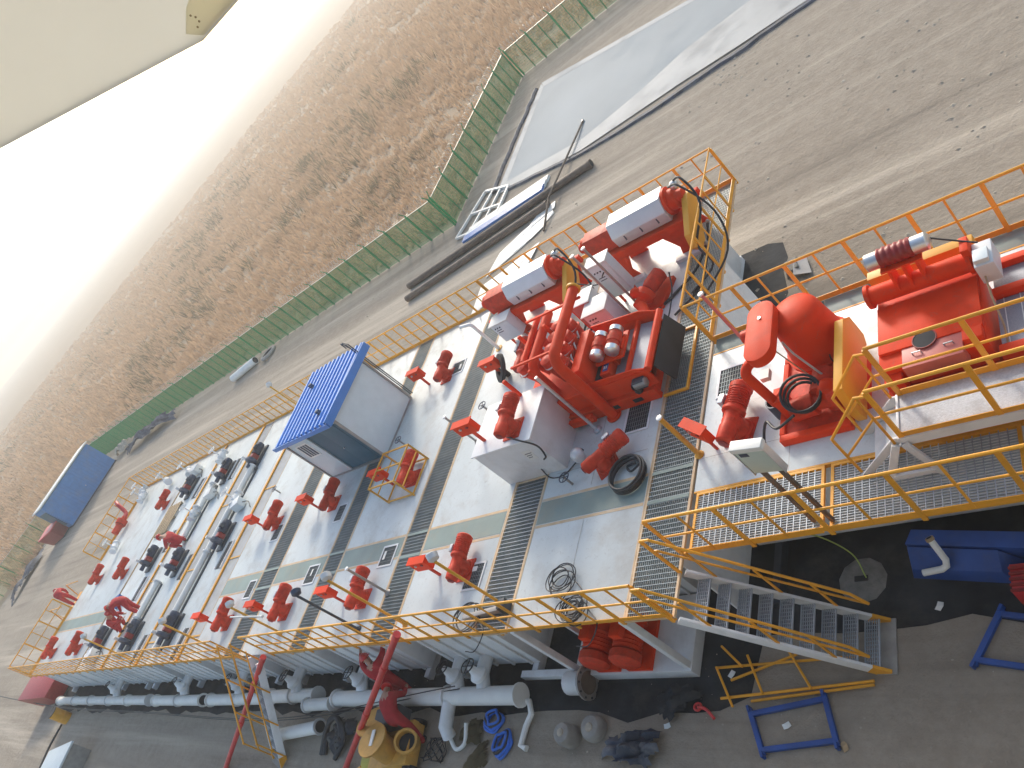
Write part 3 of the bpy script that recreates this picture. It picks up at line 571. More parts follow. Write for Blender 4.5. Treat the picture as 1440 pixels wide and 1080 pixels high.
rr = rf.build('roof', M['blue_roof'], t, smooth=False)
MB().box(.105, -.30, 2.20, .17, BD+.56, 2.48).build('gutter', M['blue_roof'], t, .006)
MB().box(BW-.12, -.33, 2.20, .10, -.285, 2.36).build('fascia', M['blue_roof'], t, .006)
MB().box(BW+.0, .06, 2.06, -.055, BD-.06, 2.29).build('ceiling', M['panel_grey'], t)
for k, dx in enumerate((.02, .12)):
    MB().tube([(dx, BD+.12, .1), (dx, BD+.12, 2.9), (dx-.25, BD+.2, 3.0), (dx-.25, BD+.2, 2.75)], .022, 6).build('conduit', M['dark_steel'], t)
for (x, y) in ((-2.6, 2.0), (-.8, .3)): MB().box(x, y, 2.34, x+.16, y+.1, 2.55).build('roof_fixture', M['navy'], t, .01)
# yellow cage
t = thing('guard_cage', 'yellow tube cage standing over a red motor beside the booth', 'cage', (-18.35, 10.2, 0), R(0))
cx, cy, ch = .62, .62, .82
for sx in (-1, 1):
    for sy in (-1, 1): MB().bar((sx*cx, sy*cy, 0), (sx*cx, sy*cy, ch), .045, .045, up=(1, 0, 0)).build('upright', M['yellow_paint'], t)
for z in (.06, ch-.02):
    for s_ in (-1, 1):
        MB().bar((-cx+.024, s_*cy, z), (cx-.024, s_*cy, z), .04, .04).build('crossbar', M['yellow_paint'], t); MB().bar((s_*cx, -cy+.024, z), (s_*cx, cy-.024, z), .04, .04).build('crossbar', M['yellow_paint'], t)
MB().bar((-cx+.03, 0, ch-.02), (cx-.03, 0, ch-.02), .035, .035).build('crossbar', M['yellow_paint'], t)
MB().bar((-cx, -cy, .46), (-cx, cy, .46), .035, .03).build('crossbar', M['yellow_paint'], t); MB().bar((cx, -cy, .46), (cx, cy, .46), .035, .03).build('crossbar', M['yellow_paint'], t)
# ------------------------------------------------------------------ white box with equipment under the cleaner
t = thing('white_tank_box', 'raised white steel box below the hydrocyclone cleaner with a red motor on top', 'tank box', (-12.55, 9.7, 0))
MB().box(-.95, -.72, .0, .95, .75, 1.27).build('body', M['white_paint'], t, .012)
MB().box(-.99, -.76, 1.271, .99, .79, 1.308).build('lid', M['white_paint'], t, .008)
MB().box(.35, -.727, .62, .62, -.722, .95).build('label_plate', M['plate_white'], t)
for k in range(3): MB().box(.40, -.732, .70+k*.07, .40+.12+.04*k, -.7275, .72+k*.07).build('mark', M['ink'], t)
MB().tube(spline([(.2, -.5, 1.34), (.7, -.75, 1.36), (1.05, -.82, 1.1), (1.0, -.85, .75), (.8, -.8, .6)], 6), .022, 8).build('hose', M['cable_black'], t)
t = thing('lamp_housing', 'round white lamp housing with black cable on the deck beside the white box', 'lamp', (-11.2, 9.1, 0), .4)
MB().lathe((0, 0, .0), (.3, -.2, 1), [(0, .06), (.1, .06), (.12, .14), (.3, .16), (.36, .13), (.4, .05)], 14).build('housing', M['pale_silver'], t); MB().cyl((.16, 0, .22), (.22, .02, .24), .05).build('lens', M['black_rubber'], t)
MB().tube(spline([(-.1, 0, .05), (-.5, -.1, .02), (-.9, .1, .02), (-1.0, .35, .3)], 6), .016, 6).build('cable', M['cable_black'], t)
# ------------------------------------------------------------------ decanter centrifuges
def make_centrifuge():
    t = thing('decanter_centrifuge', 'x', 'centrifuge')
    for yy in (-.56, .42): MB().box(-1.95, yy, .74, 1.35, yy+.12, .97).build('beam', M['red_paint'], t, .01)
    MB().box(-1.7, -.438, .84, 1.1, .418, .93).build('pan', M['red_paint'], t)
    for x in (-1.15, .75):
        MB().prism([(-.30, .0), (.30, .0), (.20, .30), (.42, .738), (-.42, .738), (-.20, .30)], (x-.0, .52, 0), (1, 0, 0), (0, 0, 1), .06).build('leg', M['red_paint'], t, .006)
        MB().prism([(-.30, .0), (.30, .0), (.20, .30), (.42, .738), (-.42, .738), (-.20, .30)], (x-.0, -.47, 0), (1, 0, 0), (0, 0, 1), .07).build('leg', M['red_paint'], t, .006)
        MB().box(x-.45, -.75, .0, x+.45, -.56, .1).build('foot', M['white_paint'], t, .008)
    pts = [(-.40, 1.0), (.40, 1.0), (.43, 1.3), (.24, 1.62), (-.24, 1.62), (-.43, 1.3)]
    MB().prism(pts, (-.85, 0, 0), (0, 1, 0), (0, 0, 1), 1.65).build('drum_cover', M['pale_silver'], t, .02)
    for k in range(3): MB().bar((-.5+k*.5, -.44, 1.12), (-.5+k*.5, -.41, 1.28), .025, .03, up=(1, 0, 0)).build('latch', M['navy'], t)
    MB().prism([(-.33, 1.0), (.33, 1.0), (.33, 1.3), (.2, 1.5), (-.2, 1.5), (-.33, 1.3)], (-1.78, 0, 0), (0, 1, 0), (0, 0, 1), .92).build('gearbox_cover', M['maroon'] if False else M['motor_red'], t, .015)
    MB().lathe((-1.79, 0, 1.25), (-1, 0, 0), [(0, .24), (.1, .24), (.14, .15), (.26, .13)], 14).build('end_bearing', M['red_paint'], t)
    MB().lathe((.81, 0, 1.28), (1, 0, 0), [(0, .36), (.08, .36), (.09, .27), (.26, .27), (.3, .16), (.45, .14)], 16).build('bearing', M['red_paint'], t)
    MB().prism([(.25, .95), (.2, 1.2), (-.1, 1.28), (-1.15, .92), (-1.32, .62), (-1.1, .38), (-.8, .36)], (1.20, 0, 0), (0, 1, 0), (0, 0, 1), .16).build('belt_guard', M['guard_yellow'], t, .012)
    MB().tube(spline([(1.1, .1, 1.62), (1.5, -.1, 1.75), (1.75, -.6, 1.2), (1.35, -1.2, .6), (1.6, -1.7, .25), (1.0, -2.2, .1)], 6), .03, 7).build('hose', M['cable_black'], t)
    MB().tube(spline([(1.05, 0, 1.62), (1.45, -.3, 1.7), (1.95, -.7, .9), (2.0, -1.5, .3), (1.3, -2.6, .1)], 6), .026, 7).build('hose', M['cable_black'], t)
    MB().ball((1.2, 0, 1.6), .12, 8).build('rotary_joint', M['silver'], t)
    return t
C1 = make_centrifuge(); C1.location = (-9.75, 15.25, 0); tag(C1, 'white drum decanter centrifuge nearest the railing corner', 'centrifuge', 'decanter centrifuges on red stands')
C2 = copy_tree(C1); C2.location = (-13.6, 15.05, 0); tag(C2, 'white drum decanter centrifuge behind the hydrocyclones, left one', 'centrifuge', 'decanter centrifuges on red stands')
t = thing('feed_pump', 'red feed pump with twin ends between centrifuge and control cabinets', 'pump', (-9.75, 13.45, 0), R(-12))
MB().lathe((-.1, .0, .42), (.35, .93, 0), [(0, .17), (.1, .2), (.5, .2), (.55, .12)], 14).build('motor', M['motor_red'], t); MB().lathe((-.1, -.05, .42), (-.2, -1, 0), [(0, .12), (.05, .24), (.22, .24), (.3, .14), (.5, .14)], 14).build('volute', M['red_paint'], t)
MB().tube(spline([(-.2, -.45, .42), (.05, -.7, .4), (.3, -1.15, .36), (.55, -1.6, .3)], 5), .13, 12).build('discharge_pipe', M['red_paint'], t); MB().box(-.32, -.35, .0, .22, .6, .12).build('base', M['red_paint'], t, .01); MB().ball((-.25, -.25, .62), .14, 10).build('dome', M['red_paint'], t)
MB().box(.3, -1.75, .0, .75, -1.3, .05).build('drip_tray', M['pink_red'], t, .01)
def cabinet(x, y, w, d, h, z0, label, door=None, rz=0):
    t = thing('control_cabinet', label, 'cabinet', (x, y, 0), rz, 'control cabinets on the tank decks')
    MB().box(-w/2, -d/2, z0, w/2, d/2, z0+h).build('casing', M['white_paint'], t, .012); MB().box(-w/2-.03, -d/2-.06, z0+h+.001, w/2+.03, d/2+.03, z0+h+.03).build('hood', M['plate_white'], t, .006)
    dd = MB().box(-w/2+.03, -d/2-.018, z0+.04, w/2-.03, -d/2-.001, z0+h-.04).build('door', M[door or 'panel_grey'], t, .006)
    if door:
        for b in ((-w/2, z0, w/2, z0+.039), (-w/2, z0+h-.039, w/2, z0+h)): MB().box(b[0], -d/2-.022, b[1], b[2], -d/2-.001, b[3]).build('door_frame', M['red_paint'], dd)
        for xx in (-w/2, w/2-.03): MB().box(xx, -d/2-.022, z0+.04, xx+.029, -d/2-.001, z0+h-.04).build('door_frame', M['red_paint'], dd)
    else:
        for k in range(2): MB().box(-w/2+.1, -d/2-.024, z0+h*.55+k*.08, -w/2+.1+.2, -d/2-.0185, z0+h*.55+.022+k*.08).build('marking', M['ink'], dd)
        for k in range(3): MB().cyl((-w/2+.12+k*.09, -d/2-.0185, z0+h*.8), (-w/2+.12+k*.09, -d/2-.04, z0+h*.8), .022, n=8).build('button', M['dark_steel'], dd)
    if z0 > .15:
        for sx in (-1, 1): MB().box(sx*(w/2-.05)-.025, -.03, 0, sx*(w/2-.05)+.025, .03, z0).build('leg', M['red_paint'], t)
    return t
cabinet(-10.75, 14.0, .62, .34, 1.15, .35, 'tall white control cabinet between the two centrifuges')
cabinet(-11.55, 13.5, .62, .5, .9, .12, 'control cabinet with pink door in a red frame beside the grey poles', 'pink_red')
cabinet(-14.95, 14.35, .72, .36, .72, .3, 'white control cabinet in front of the left centrifuge gearbox')
cabinet(-11.0, 13.05, .7, .55, .85, .1, 'low white control cabinet at the foot of the grey poles')
for x, y, h, m, lb, lamp in ((-10.5, 13.12, 2.4, 'grey_steel', 'bare grey steel pole among the cabinets, left of its twin', 0), (-10.25, 13.3, 2.35, 'grey_steel', 'bare grey steel pole among the cabinets, right of its twin', 0), (-15.49, 10.79, 1.25, 'grey_steel', 'short grey pole leaning over the grating left of the white box', 0), (-17.22, 6.55, 1.34, 'grey_steel', 'grey pole standing in the near grating walkway', 0),
      (-17.95, 5.62, 1.95, 'dark_steel', 'dark pole with blue lamp head near the upper worker', 2), (-12.43, 5.75, 2.03, 'yellow_paint', 'yellow lamp pole beside the near handrail, next to the grid hatch', 1), (-15.9, 5.6, 2.35, 'yellow_paint', 'yellow lamp pole rising behind the near handrail', 1), (-22.27, 5.8, 1.75, 'yellow_paint', 'yellow lamp pole right of the ladder top', 1), (-26.4, 5.5, 2.0, 'yellow_paint', 'yellow lamp pole left of the ladder top', 1), (-34.5, 5.5, 2.0, 'yellow_paint', 'yellow lamp pole on the near edge by the crouching workers', 1),
      (-7.0, 10.62, 1.83, 'pink_red', 'dull red pole behind the corner handrail of the right hand unit', 0), (-7.97, 8.4, 1.28, 'yellow_paint', 'stout yellow post on the orange deck seam', 3), (-28.6, 15.9, 2.1, 'yellow_paint', 'yellow lamp pole on the far edge left of the booth', 1), (-14.6, 7.5, .02, 'yellow_paint', '', 9)):
    if lamp == 9: continue
    t = thing('deck_pole', lb, 'pole', (x, y, 0), 0, 'upright poles on the decks')
    MB().cyl((0, 0, .012), (0, 0, h), .05 if lamp == 3 else .033, n=10).build('shaft', M[m], t); MB().lathe((0, 0, 0), (0, 0, 1), [(0, .1), (.02, .1), (.05, .06), (.08, .05)], 10).build('foot', M[m], t)
    if lamp in (1, 2):
        a = MB(); a.lathe((0, 0, h), (-.3, .5, .3), [(0, .04), (.05, .12), (.16, .13), (.18, .1)], 12); a.build('lamp_head', M['pale_silver' if lamp == 1 else 'navy'], t)
    else: MB().lathe((0, 0, h), (0, 0, 1), [(0, .06), (.03, .06), (.04, .03)], 10).build('cap', M['pale_silver'], t)
t = thing('pipe_post', 'white right angled pipe post left of the white control cabinet', 'pipe', (-16.06, 14.45, 0))
MB().tube([(0, 0, 0)]+arc((-.12, 0, 1.13), 0, math.pi/2, .12, (1, 0, 0), (0, 0, 1))+[(-.5, .1, 1.25)], .055, 10).build('pipe', M['plate_white'], t); MB().lathe((0, 0, 0), (0, 0, 1), [(0, .13), (.02, .13)], 12).build('flange', M['yellow_paint'], t)
t = thing('rubber_ring', 'tilted black rubber ring leaning on the red motor by the hydrocyclones', 'rubber ring', (-15.05, 13.0, .02))
MB().lathe((0, 0, .35), (-.5, -.45, .75), [(-.05, .22), (-.05, .42), (.05, .42), (.05, .22), (-.05, .22)], 14, cap=False).build('ring', M['black_rubber'], t); MB().cyl((0, 0, 0), (0, 0, .3), .08).build('stub', M['black_rubber'], t)

# ------------------------------------------------------------------ hydrocyclone mud cleaner
t = thing('mud_cleaner', 'big red hydrocyclone mud cleaner with bent pipes and vibrating screen deck', 'mud cleaner', (-11.2, 11.1, 0)); RP = M['red_paint']
def bx(n, m, *b, bv=.012): return MB().box(*b).build(n, M[m], t, bv)
bx('skid_beam', 'red_paint', -1.6, -.92, .02, 2.05, -.78, .34); bx('skid_beam', 'red_paint', -1.6, .80, .02, 2.05, .94, .34)
for x in (-1.5, -.3, 1.85): bx('cross_member', 'red_paint', x, -.779, .05, x+.15, .799, .3)
for x in (.75, 1.4): MB().box(x, -.924, .12, x+.25, -.921, .24).build('fork_slot', M['dark_gap'], t)
bx('trough', 'red_paint', -1.5, -.75, .341, .50, .78, .78, bv=.02)
bx('front_wall', 'red_paint', -.60, -.80, .341, 2.2, -.74, .80); bx('rear_wall', 'red_paint', -.60, .76, .341, 2.2, .82, .95)
sw = MB(); sw.prism([(.6, .951), (2.25, .951), (1.9, 1.12), (.6, 1.25)], (0, .80, 0), (1, 0, 0), (0, 0, 1), .035); sw.build('side_plate', RP, t, .005)
sw = MB(); sw.prism([(.6, .801), (2.25, .801), (1.9, .92), (.6, .98)], (0, -.74, 0), (1, 0, 0), (0, 0, 1), .035); sw.build('side_plate', RP, t, .005)
bx('splitter_box', 'red_paint', .53, -.73, .60, .80, .50, 1.42, bv=.02); bx('dark_inlet', 'dark_gap', .805, -.70, .72, .96, .45, .90); bx('pan', 'red_paint', .97, -.735, .60, 2.1, .755, .68)
bx('screen_panel', 'screen_mesh', 1.28, -.70, .74, 1.68, .70, .78); 
s2 = MB(); s2.hexa([(1.78, -.68, .80), (2.2, -.68, .74), (2.2, .68, .74), (1.78, .68, .80), (1.78, -.68, .83), (2.2, -.68, .77), (2.2, .68, .77), (1.78, .68, .83)]); s2.build('screen_panel', M['screen_mesh'], t)
bx('screen_bar', 'red_paint', 1.69, -.74, .78, 1.77, .75, .92); bx('feed_hood', 'red_paint', .97, -.6, .69, 1.25, .62, .95, bv=.03)
MB().tube([(2.28, -.84, .86), (2.28, .84, .86)], .085, 12).build('roller_bar', M['red_paint'], t)
ap = MB(); ap.hexa([(2.36, -.74, .78), (2.50, -.74, .22), (2.50, .74, .22), (2.36, .74, .78), (2.39, -.74, .82), (2.55, -.74, .22), (2.55, .74, .22), (2.39, .74, .82)]); ap.build('apron', M['black_rubber'], t, .01)
bx('vibrator_bridge', 'red_paint', .88, -.36, .99, 1.66, .40, 1.05); bx('bridge_post', 'red_paint', 1.2, -.3, .70, 1.36, .3, .989); 
for x in (1.05, 1.48):
    vm = MB().lathe((x, -.20, 1.23), (0, 1, 0), [(0, .15), (.12, .15), (.125, .17), (.28, .17), (.285, .15), (.42, .15)], 16).build('vibrator_motor', M['motor_red'], t)
    MB().lathe((x, -.205, 1.23), (0, -1, 0), [(0, .165), (.12, .165), (.15, .12)], 16).build('end_cap', M['silver'], vm); MB().lathe((x, .225, 1.23), (0, 1, 0), [(0, .165), (.12, .165), (.15, .12)], 16).build('end_cap', M['silver'], vm)
    MB().box(x-.12, -.15, 1.051, x+.12, .2, 1.10).build('foot', M['red_paint'], vm)
lg = MB().box(1.04, -.52, .951, 1.18, -.32, .956).build('sticker', M['label_blue'], t); MB().box(1.06, -.46, .957, 1.10, -.38, .96).build('sticker_mark', M['plate_white'], lg); MB().box(1.12, -.46, .957, 1.15, -.38, .96).build('sticker_mark', M['plate_white'], lg)
def bend(p0, p1, p2, r):   # two straight legs with a rounded corner
    p0, p1, p2 = map(Vector, (p0, p1, p2)); u = (p0-p1).normalized(); v = (p2-p1).normalized(); c = p1+(u+v)*r
    return [p0]+[c-(v*math.cos(a)+u*math.sin(a))*r for a in [math.pi/2*i/6 for i in range(7)]][::1]+[p2]
def bend2(p0, p1, p2, r):
    p0, p1, p2 = map(Vector, (p0, p1, p2)); u = (p0-p1).normalized(); v = (p2-p1).normalized(); out = [p0]
    for i in range(8):
        a = math.pi/2*i/7; out.append(p1+u*(r*(1-math.sin(a)))+v*(r*(1-math.cos(a))))
    return out+[p2]
MB().tube(bend2((.75, 1.15, 2.15), (.75, -1.0, 2.15), (.75, -1.0, .02), .3), .125, 16).build('overflow_pipe', M['red_paint'], t)
MB().lathe((.75, -1.0, .021), (0, 0, 1), [(0, .19), (.04, .19)], 16).build('flange', M['red_paint'], t); MB().lathe((.75, 1.15, 2.15), (0, 1, 0), [(0, .17), (.05, .17)], 16).build('flange', M['guard_yellow'], t)
MB().tube(bend2((-.50, 1.35, 1.72), (-.50, -.45, 1.72), (-.50, -.45, .3), .28), .115, 16).build('feed_header', M['red_paint'], t)
MB().tube([(-.76, 1.25, 1.80), (-.76, -.20, 1.80)], .075, 14).build('inlet_header', M['red_paint'], t)
for yy in (1.0, -.45): MB().bar((-.9, yy, 1.98), (.85, yy, 1.98), .05, .05).build('strut', M['red_paint'], t)
for i in range(4):
    for k, x in enumerate((.28, -.12, -.98)):
        y = -.38+i*.36+.12*k
        c = MB().lathe((x, y, 1.72), ((.1, -.1, .1)[k], 0, -1), [(0, .06), (.04, .15), (.22, .15), (.24, .18), (.27, .18), (.3, .14), (.75, .05), (.86, .04)], 12).build('cyclone', M['motor_red'], t)
        MB().ring((x, y, 1.5), (0, 0, 1), .155, .02, 14, 5).build('clamp', M['plate_white' if k == 0 else 'pale_silver'], c)
for i in range(3): MB().ring((.40, -.1+i*.35, 1.22), (1, .3, 0), .22, .02, 16, 6).build('hose_loop', M['plate_white'], t)
MB().tube(spline([(-.6, .9, 1.75), (-.2, 1.0, 1.5), (.05, .95, 1.05)], 5), .06, 10).build('side_pipe', M['red_paint'], t)
for x in (-1.2, -.35):
    bx('support', 'red_paint', x, -.72, .801, x+.08, -.64, 1.9); bx('support', 'red_paint', x, .68, .801, x+.08, .76, 1.9)
for x in (-.5, 1.7):
    for y in (-.86, .86): MB().lathe((x, y, .341), (0, 0, 1), [(0, .08), (.06, .1), (.12, .08), (.18, .1), (.24, .08)], 10).build('spring', M['black_rubber'], t)
bx('toolbox', 'guard_yellow', -1.3, -1.08, .1, -1.05, -.93, .3); bx('motor_block', 'dark_steel', 1.75, -.98, .50, 2.05, -.82, .72); MB().lathe((1.78, -.92, .62), (1, 0, 0), [(0, .1), (.3, .1), (.32, .06)], 12).build('jack', M['grey_steel'], t)
MB().bar((-1.55, -1.02, .2), (.3, -1.02, .2), .1, .2).build('front_pipe_box', M['red_paint'], t)
MB().tube([(.30, -1.25, 2.1), (.30, -1.25, .05)], .04, 10).build('sight_tube', M['silver'], t); MB().lathe((.30, -1.25, 0), (0, 0, 1), [(0, .11), (.05, .11), (.08, .06)], 12).build('sight_foot', M['galv'], t)
t = thing('kick_frame', 'orange angle frame set into the grating around the black apron', 'frame', (-8.9, 11.1, 0))
for a, b in (((-.2, -.9, .03), (.40, -.9, .03)), ((.40, -.92, .03), (.40, .92, .03)), ((.40, .9, .03), (-.2, .9, .03))): MB().bar(a, b, .05, .06).build('edge', M['orange_paint'], t, .004)
# ------------------------------------------------------------------ right hand unit: degasser, guard, shaker
t = thing('degasser', 'red vacuum degasser with round vessel and oval belt guard on top', 'degasser', (-5.55, 9.3, 0))
def bx(n, m, *b, bv=.012): return MB().box(*b).build(n, M[m], t, bv)
for yy in (-1.2, .55): bx('skid_beam', 'red_paint', -.65, yy, .0, .60, yy+.13, .17)
bx('skid_plate', 'motor_red', -.6, -1.06, .05, .55, .54, .12); bx('skid_beam', 'red_paint', -.66, -1.06, .0, -.56, .54, .17); bx('skid_beam', 'red_paint', .5, -1.06, 0, .6, .54, .17)
MB().lathe((.22, .42, .30), (0, 0, 1), [(0, .40), (.16, .54), (.18, .60), (.24, .60), (.25, .54), (.75, .47), (1.05, .44), (1.13, .41), (1.18, .34), (1.22, .2), (1.235, .05)], 28).build('vessel', M['red_paint'], t)
bx('vessel_stand', 'red_paint', -.1, .0, .121, .55, .8, .30)
gp = [(.25*math.cos(a), (.42 if math.sin(a) > 0 else -.42)+.25*math.sin(a)) for a in [2*math.pi*i/28 for i in range(28)]]
MB().prism(gp, (-.22, -.02, 1.5), (1, 0, 0), (0, 1, 0), .2).build('belt_guard', M['red_paint'], t, .012)
MB().cyl((-.22, .25, 1.701), (-.22, .25, 1.72), .03, n=8).build('boss', M['silver'], t)
MB().lathe((-.5, .2, 1.45), (-1, 0, 0), [(0, .12), (.18, .12), (.2, .08)], 12).build('drive_motor', M['motor_red'], t)
MB().tube(bend2((-.35, -.3, 1.45), (-.62, -.62, 1.45), (-.55, -.62, .5), .16), .09, 12).build('suction_pipe', M['red_paint'], t)
MB().tube([(-.55, -.62, .55), (-.2, -.3, .55)], .085, 12).build('cross_pipe', M['red_paint'], t)
MB().box(-.58, -.45, .9, -.42, -.25, 1.0).build('name_plate', M['plate_white'], t)
MB().tube([(.02, -.12, 1.35), (.05, -.14, 1.05), (.38, -.42, .55)], .02, 7).build('gauge_pipe', M['galv'], t)
MB().tube([(-.2, -.1, 1.2), (.2, -.4, .5)], .012, 6).build('gauge_line', M['wood'], t)
MB().lathe((.0, -.75, .36), (1, .1, 0), [(-.35, .1), (-.32, .2), (.1, .2), (.12, .14), (.35, .14), (.37, .22), (.5, .22)], 14).build('water_pump', M['motor_red'], t)
MB().lathe((.28, -.4, .42), (.1, 1, .0), [(-.3, .1), (-.26, .22), (.2, .22), (.25, .12)], 14).build('vacuum_pump', M['motor_red'], t)
MB().lathe((.38, -.62, .12), (0, 0, 1), [(0, .2), (.4, .2), (.5, .13), (.55, .05)], 14).build('separator_pot', M['red_paint'], t)
MB().box(-.55, -.72, .12, -.40, -.4, .62).build('switch_panel', M['red_paint'], t, .01)
for i, (r_, z_) in enumerate(((.3, .62), (.27, .56), (.33, .68))): MB().ring((.0, -.72, z_), (.25, -.35, 1), r_, .026, 22, 7).build('hose_coil', M['cable_black'], t)
MB().tube(spline([(-.2, -1.0, .5), (-.6, -1.05, .35), (-.85, -.8, .3), (-.95, -1.1, .15), (-.85, -1.5, .02)], 6), .026, 7).build('hose', M['cable_black'], t)
for k in range(3): MB().ring((.5, -.02+.1*k, .55), (1, k*.4, .2), .1, .012, 12, 5).build('cable_loop', M['cable_black'], t)
t = thing('pipe_stub', 'short open black pipe stub standing on the white deck by the degasser', 'pipe', (-6.25, 8.85, 0))
MB().lathe((0, 0, 0), (0, 0, 1), [(0, .15), (.38, .15), (.38, .125), (.05, .125)], 16, cap=False).build('barrel', M['navy'], t); MB().lathe((0, 0, .05), (0, 0, 1), [(0, .12), (.005, .12)], 14).build('bottom', M['dark_gap'], t)
t = thing('belt_guard', 'tall flat yellow guard plate standing between degasser and red shaker', 'guard', (-4.72, 8.95, .22))
MB().prism([(-.88, .0), (-.95, .25), (-.85, .82), (.62, .82), (.85, .6), (.85, .1), (.7, 0)], (-.07, 0, 0), (0, 1, 0), (0, 0, 1), .15).build('plate', M['guard_yellow'], t, .012)
MB().box(-.05, -.5, -.22, .05, .5, 0).build('stand', M['red_paint'], t)
t = thing('shale_shaker', 'red shale shaker box with beam, round hole and maroon vibrator motor', 'shaker', (-3.35, 8.95, 0))
def bx(n, m, *b, bv=.012): return MB().box(*b).build(n, M[m], t, bv)
bx('body', 'red_paint', -.78, -.62, .05, .72, .86, .92, bv=.02); bx('top_plate', 'red_paint', -.76, -.35, .921, .70, .62, .98)
pl = MB(); hx_, hy_, hr = -.08, -.36, .13
pl.box(-.42, -.74, .70, .42, -.352, .96); pl.build('inspection_plate', M['pink_red'], t, .01)
MB().cyl((hx_, hy_+.06, .981), (hx_, hy_+.06, .986), .165, n=24).build('hole', M['dark_gap'], t)
MB().ring((hx_, hy_+.06, .985), (0, 0, 1), .17, .01, 24, 6).build('hole_rim', M['maroon'], t)
for x in (-.26, .18): MB().tube([(x, -.52, .961), (x, -.52, 1.0), (x+.12, -.52, 1.0), (x+.12, -.52, .961)], .012, 6).build('handle', M['galv'], t)
bx('side_bracket', 'red_paint', .44, -.6, .921, .70, -.4, 1.04); bx('side_bracket', 'red_paint', -.76, -.8, .5, -.5, -.63, .8); bx('lower_beam', 'red_paint', -.85, -.82, .1, .78, -.63, .45)
MB().tube([(-.76, .78, 1.14), (.66, .78, 1.14)], .155, 16).build('cross_tube', M['red_paint'], t)
for x in (-.8, .70): MB().lathe((x, .78, 1.14), (1, 0, 0), [(-.04, .14), (-.03, .2), (.03, .2), (.04, .14)], 16).build('flange', M['red_paint'], t)
for x in (-.33, -.12, .08): MB().hexa([(x, .62, 1.2), (x+.04, .62, 1.2), (x+.04, .95, 1.2), (x, .95, 1.2), (x, .72, 1.56), (x+.04, .72, 1.56), (x+.04, 1.0, 1.56), (x, 1.0, 1.56)]).build('gusset', M['red_paint'], t)
bx('motor_plate', 'red_paint', -.42, .70, 1.561, .2, 1.02, 1.6)
vm = MB().lathe((-.36, .86, 1.75), (1, 0, 0), [(0, .15), (.02, .16)]+[q for i in range(5) for q in ((.03+i*.09, .16), (.05+i*.09, .145), (.07+i*.09, .145), (.09+i*.09, .16))]+[(.5, .15)], 16).build('vibrator_motor', M['maroon'], t)
MB().lathe((-.365, .86, 1.75), (-1, 0, 0), [(0, .14), (.18, .14), (.21, .1)], 16).build('end_cap', M['silver'], vm); MB().lathe((.145, .86, 1.75), (1, 0, 0), [(0, .14), (.2, .14), (.23, .1)], 16).build('end_cap', M['silver'], vm)
bx('yellow_beam', 'guard_yellow', -.85, 1.2, .9, .75, 1.38, 1.12)
MB().box(.78, .42, .95, 1.04, .92, 1.32).build('control_box', M['white_paint'], t, .02); MB().box(.80, .46, 1.321, 1.0, .7, 1.40).build('control_hood', M['panel_grey'], t, .01)
bx('box_bracket', 'red_paint', .66, .7, .95, .775, 1.0, 1.45)
for i, pts in enumerate(([(.3, .95, 1.75), (.6, .95, 1.5), (.9, .8, 1.42)], [(.85, .42, 1.1), (.86, .1, .95), (.9, -.3, .75), (.85, -.7, .5)])): MB().tube(spline(pts, 6), .014, 6).build('cable', M['cable_black' if i == 0 else 'wood'], t)
for x in (.80, 1.75):
    MB().box(x, -.55, .55, x+.88, .38, .6).build('screen_panel', M['screen_mesh'], t); MB().box(x, .40, .5, x+.88, .52, .72).build('frame_bar', M['red_paint'], t, .008)
    for k in range(4): MB().box(x+.1+k*.21, -.55, .601, x+.112+k*.21, .38, .608).build('screen_wire', M['plate_white'], t)
bx('side_rail', 'red_paint', .78, -.72, .3, 2.7, -.56, .7); bx('side_rail', 'red_paint', .78, 1.0, .45, 2.7, 1.12, .7); bx('screen_panel', 'screen_mesh', .80, .54, .55, 2.7, .98, .6)
bx('leg', 'red_paint', .8, -.7, 0, .95, -.57, .3); bx('leg', 'red_paint', 2.5, -.7, 0, 2.65, -.57, .3)
# twin post lamp box on the near walkway
t = thing('floodlight', 'pale green floodlight box on two brown posts at the near walkway railing', 'floodlight', (-5.45, 6.52, 0), R(-8))
MB().box(-.24, -.06, 1.55, .24, .06, 2.12).build('body', M['lamp_pale'], t, .012); MB().box(-.26, -.08, 2.121, .26, .09, 2.22).build('top_cap', M['plate_white'], t, .012); MB().box(-.18, -.066, 2.0, -.04, -.0605, 2.08).build('rating_plate', M['navy'], t)
for x in (-.15, .15): MB().box(x-.03, -.03, .0, x+.03, .03, 1.548).build('post', M['rust'], t, .004)
for x in (-.255, .243): MB().box(x, -.065, 1.5, x+.012, .065, 2.118).build('side_trim', M['silver'], t)
# step platform
t = thing('step_platform', 'raised white step platform with chequer plate top and A shaped leg', 'platform', (-3.95, 7.2, 0))
MB().box(0, .0, .62, 6, .78, .70).build('top_plate', mat('chequer', (.50, .51, .53), .45, var=.12, scale=30, dirt=(.3, .28, .26), dirt_amt=.6, dirt_scale=3, bump=.3, bscale=60), t, .006)
MB().box(0, -.03, .54, 6, -.002, .72).build('front_beam', M['white_paint'], t); MB().box(-.04, -.03, .40, -.002, .78, .72).build('end_plate', M['white_paint'], t, .005)
for k in range(2): MB().box(-.30-.27*k, .04, .44-.22*k, -.05-.27*k, .74, .47-.22*k).build('tread', M['white_paint'], t, .006)
for yy in (.0, .745): MB().prism([(-.88, 0), (-.72, 0), (-.0, .62), (-.0, .70), (-.12, .70)], (0, yy+.035, 0), (1, 0, 0), (0, 0, 1), .035).build('stringer', M['white_paint'], t, .004)
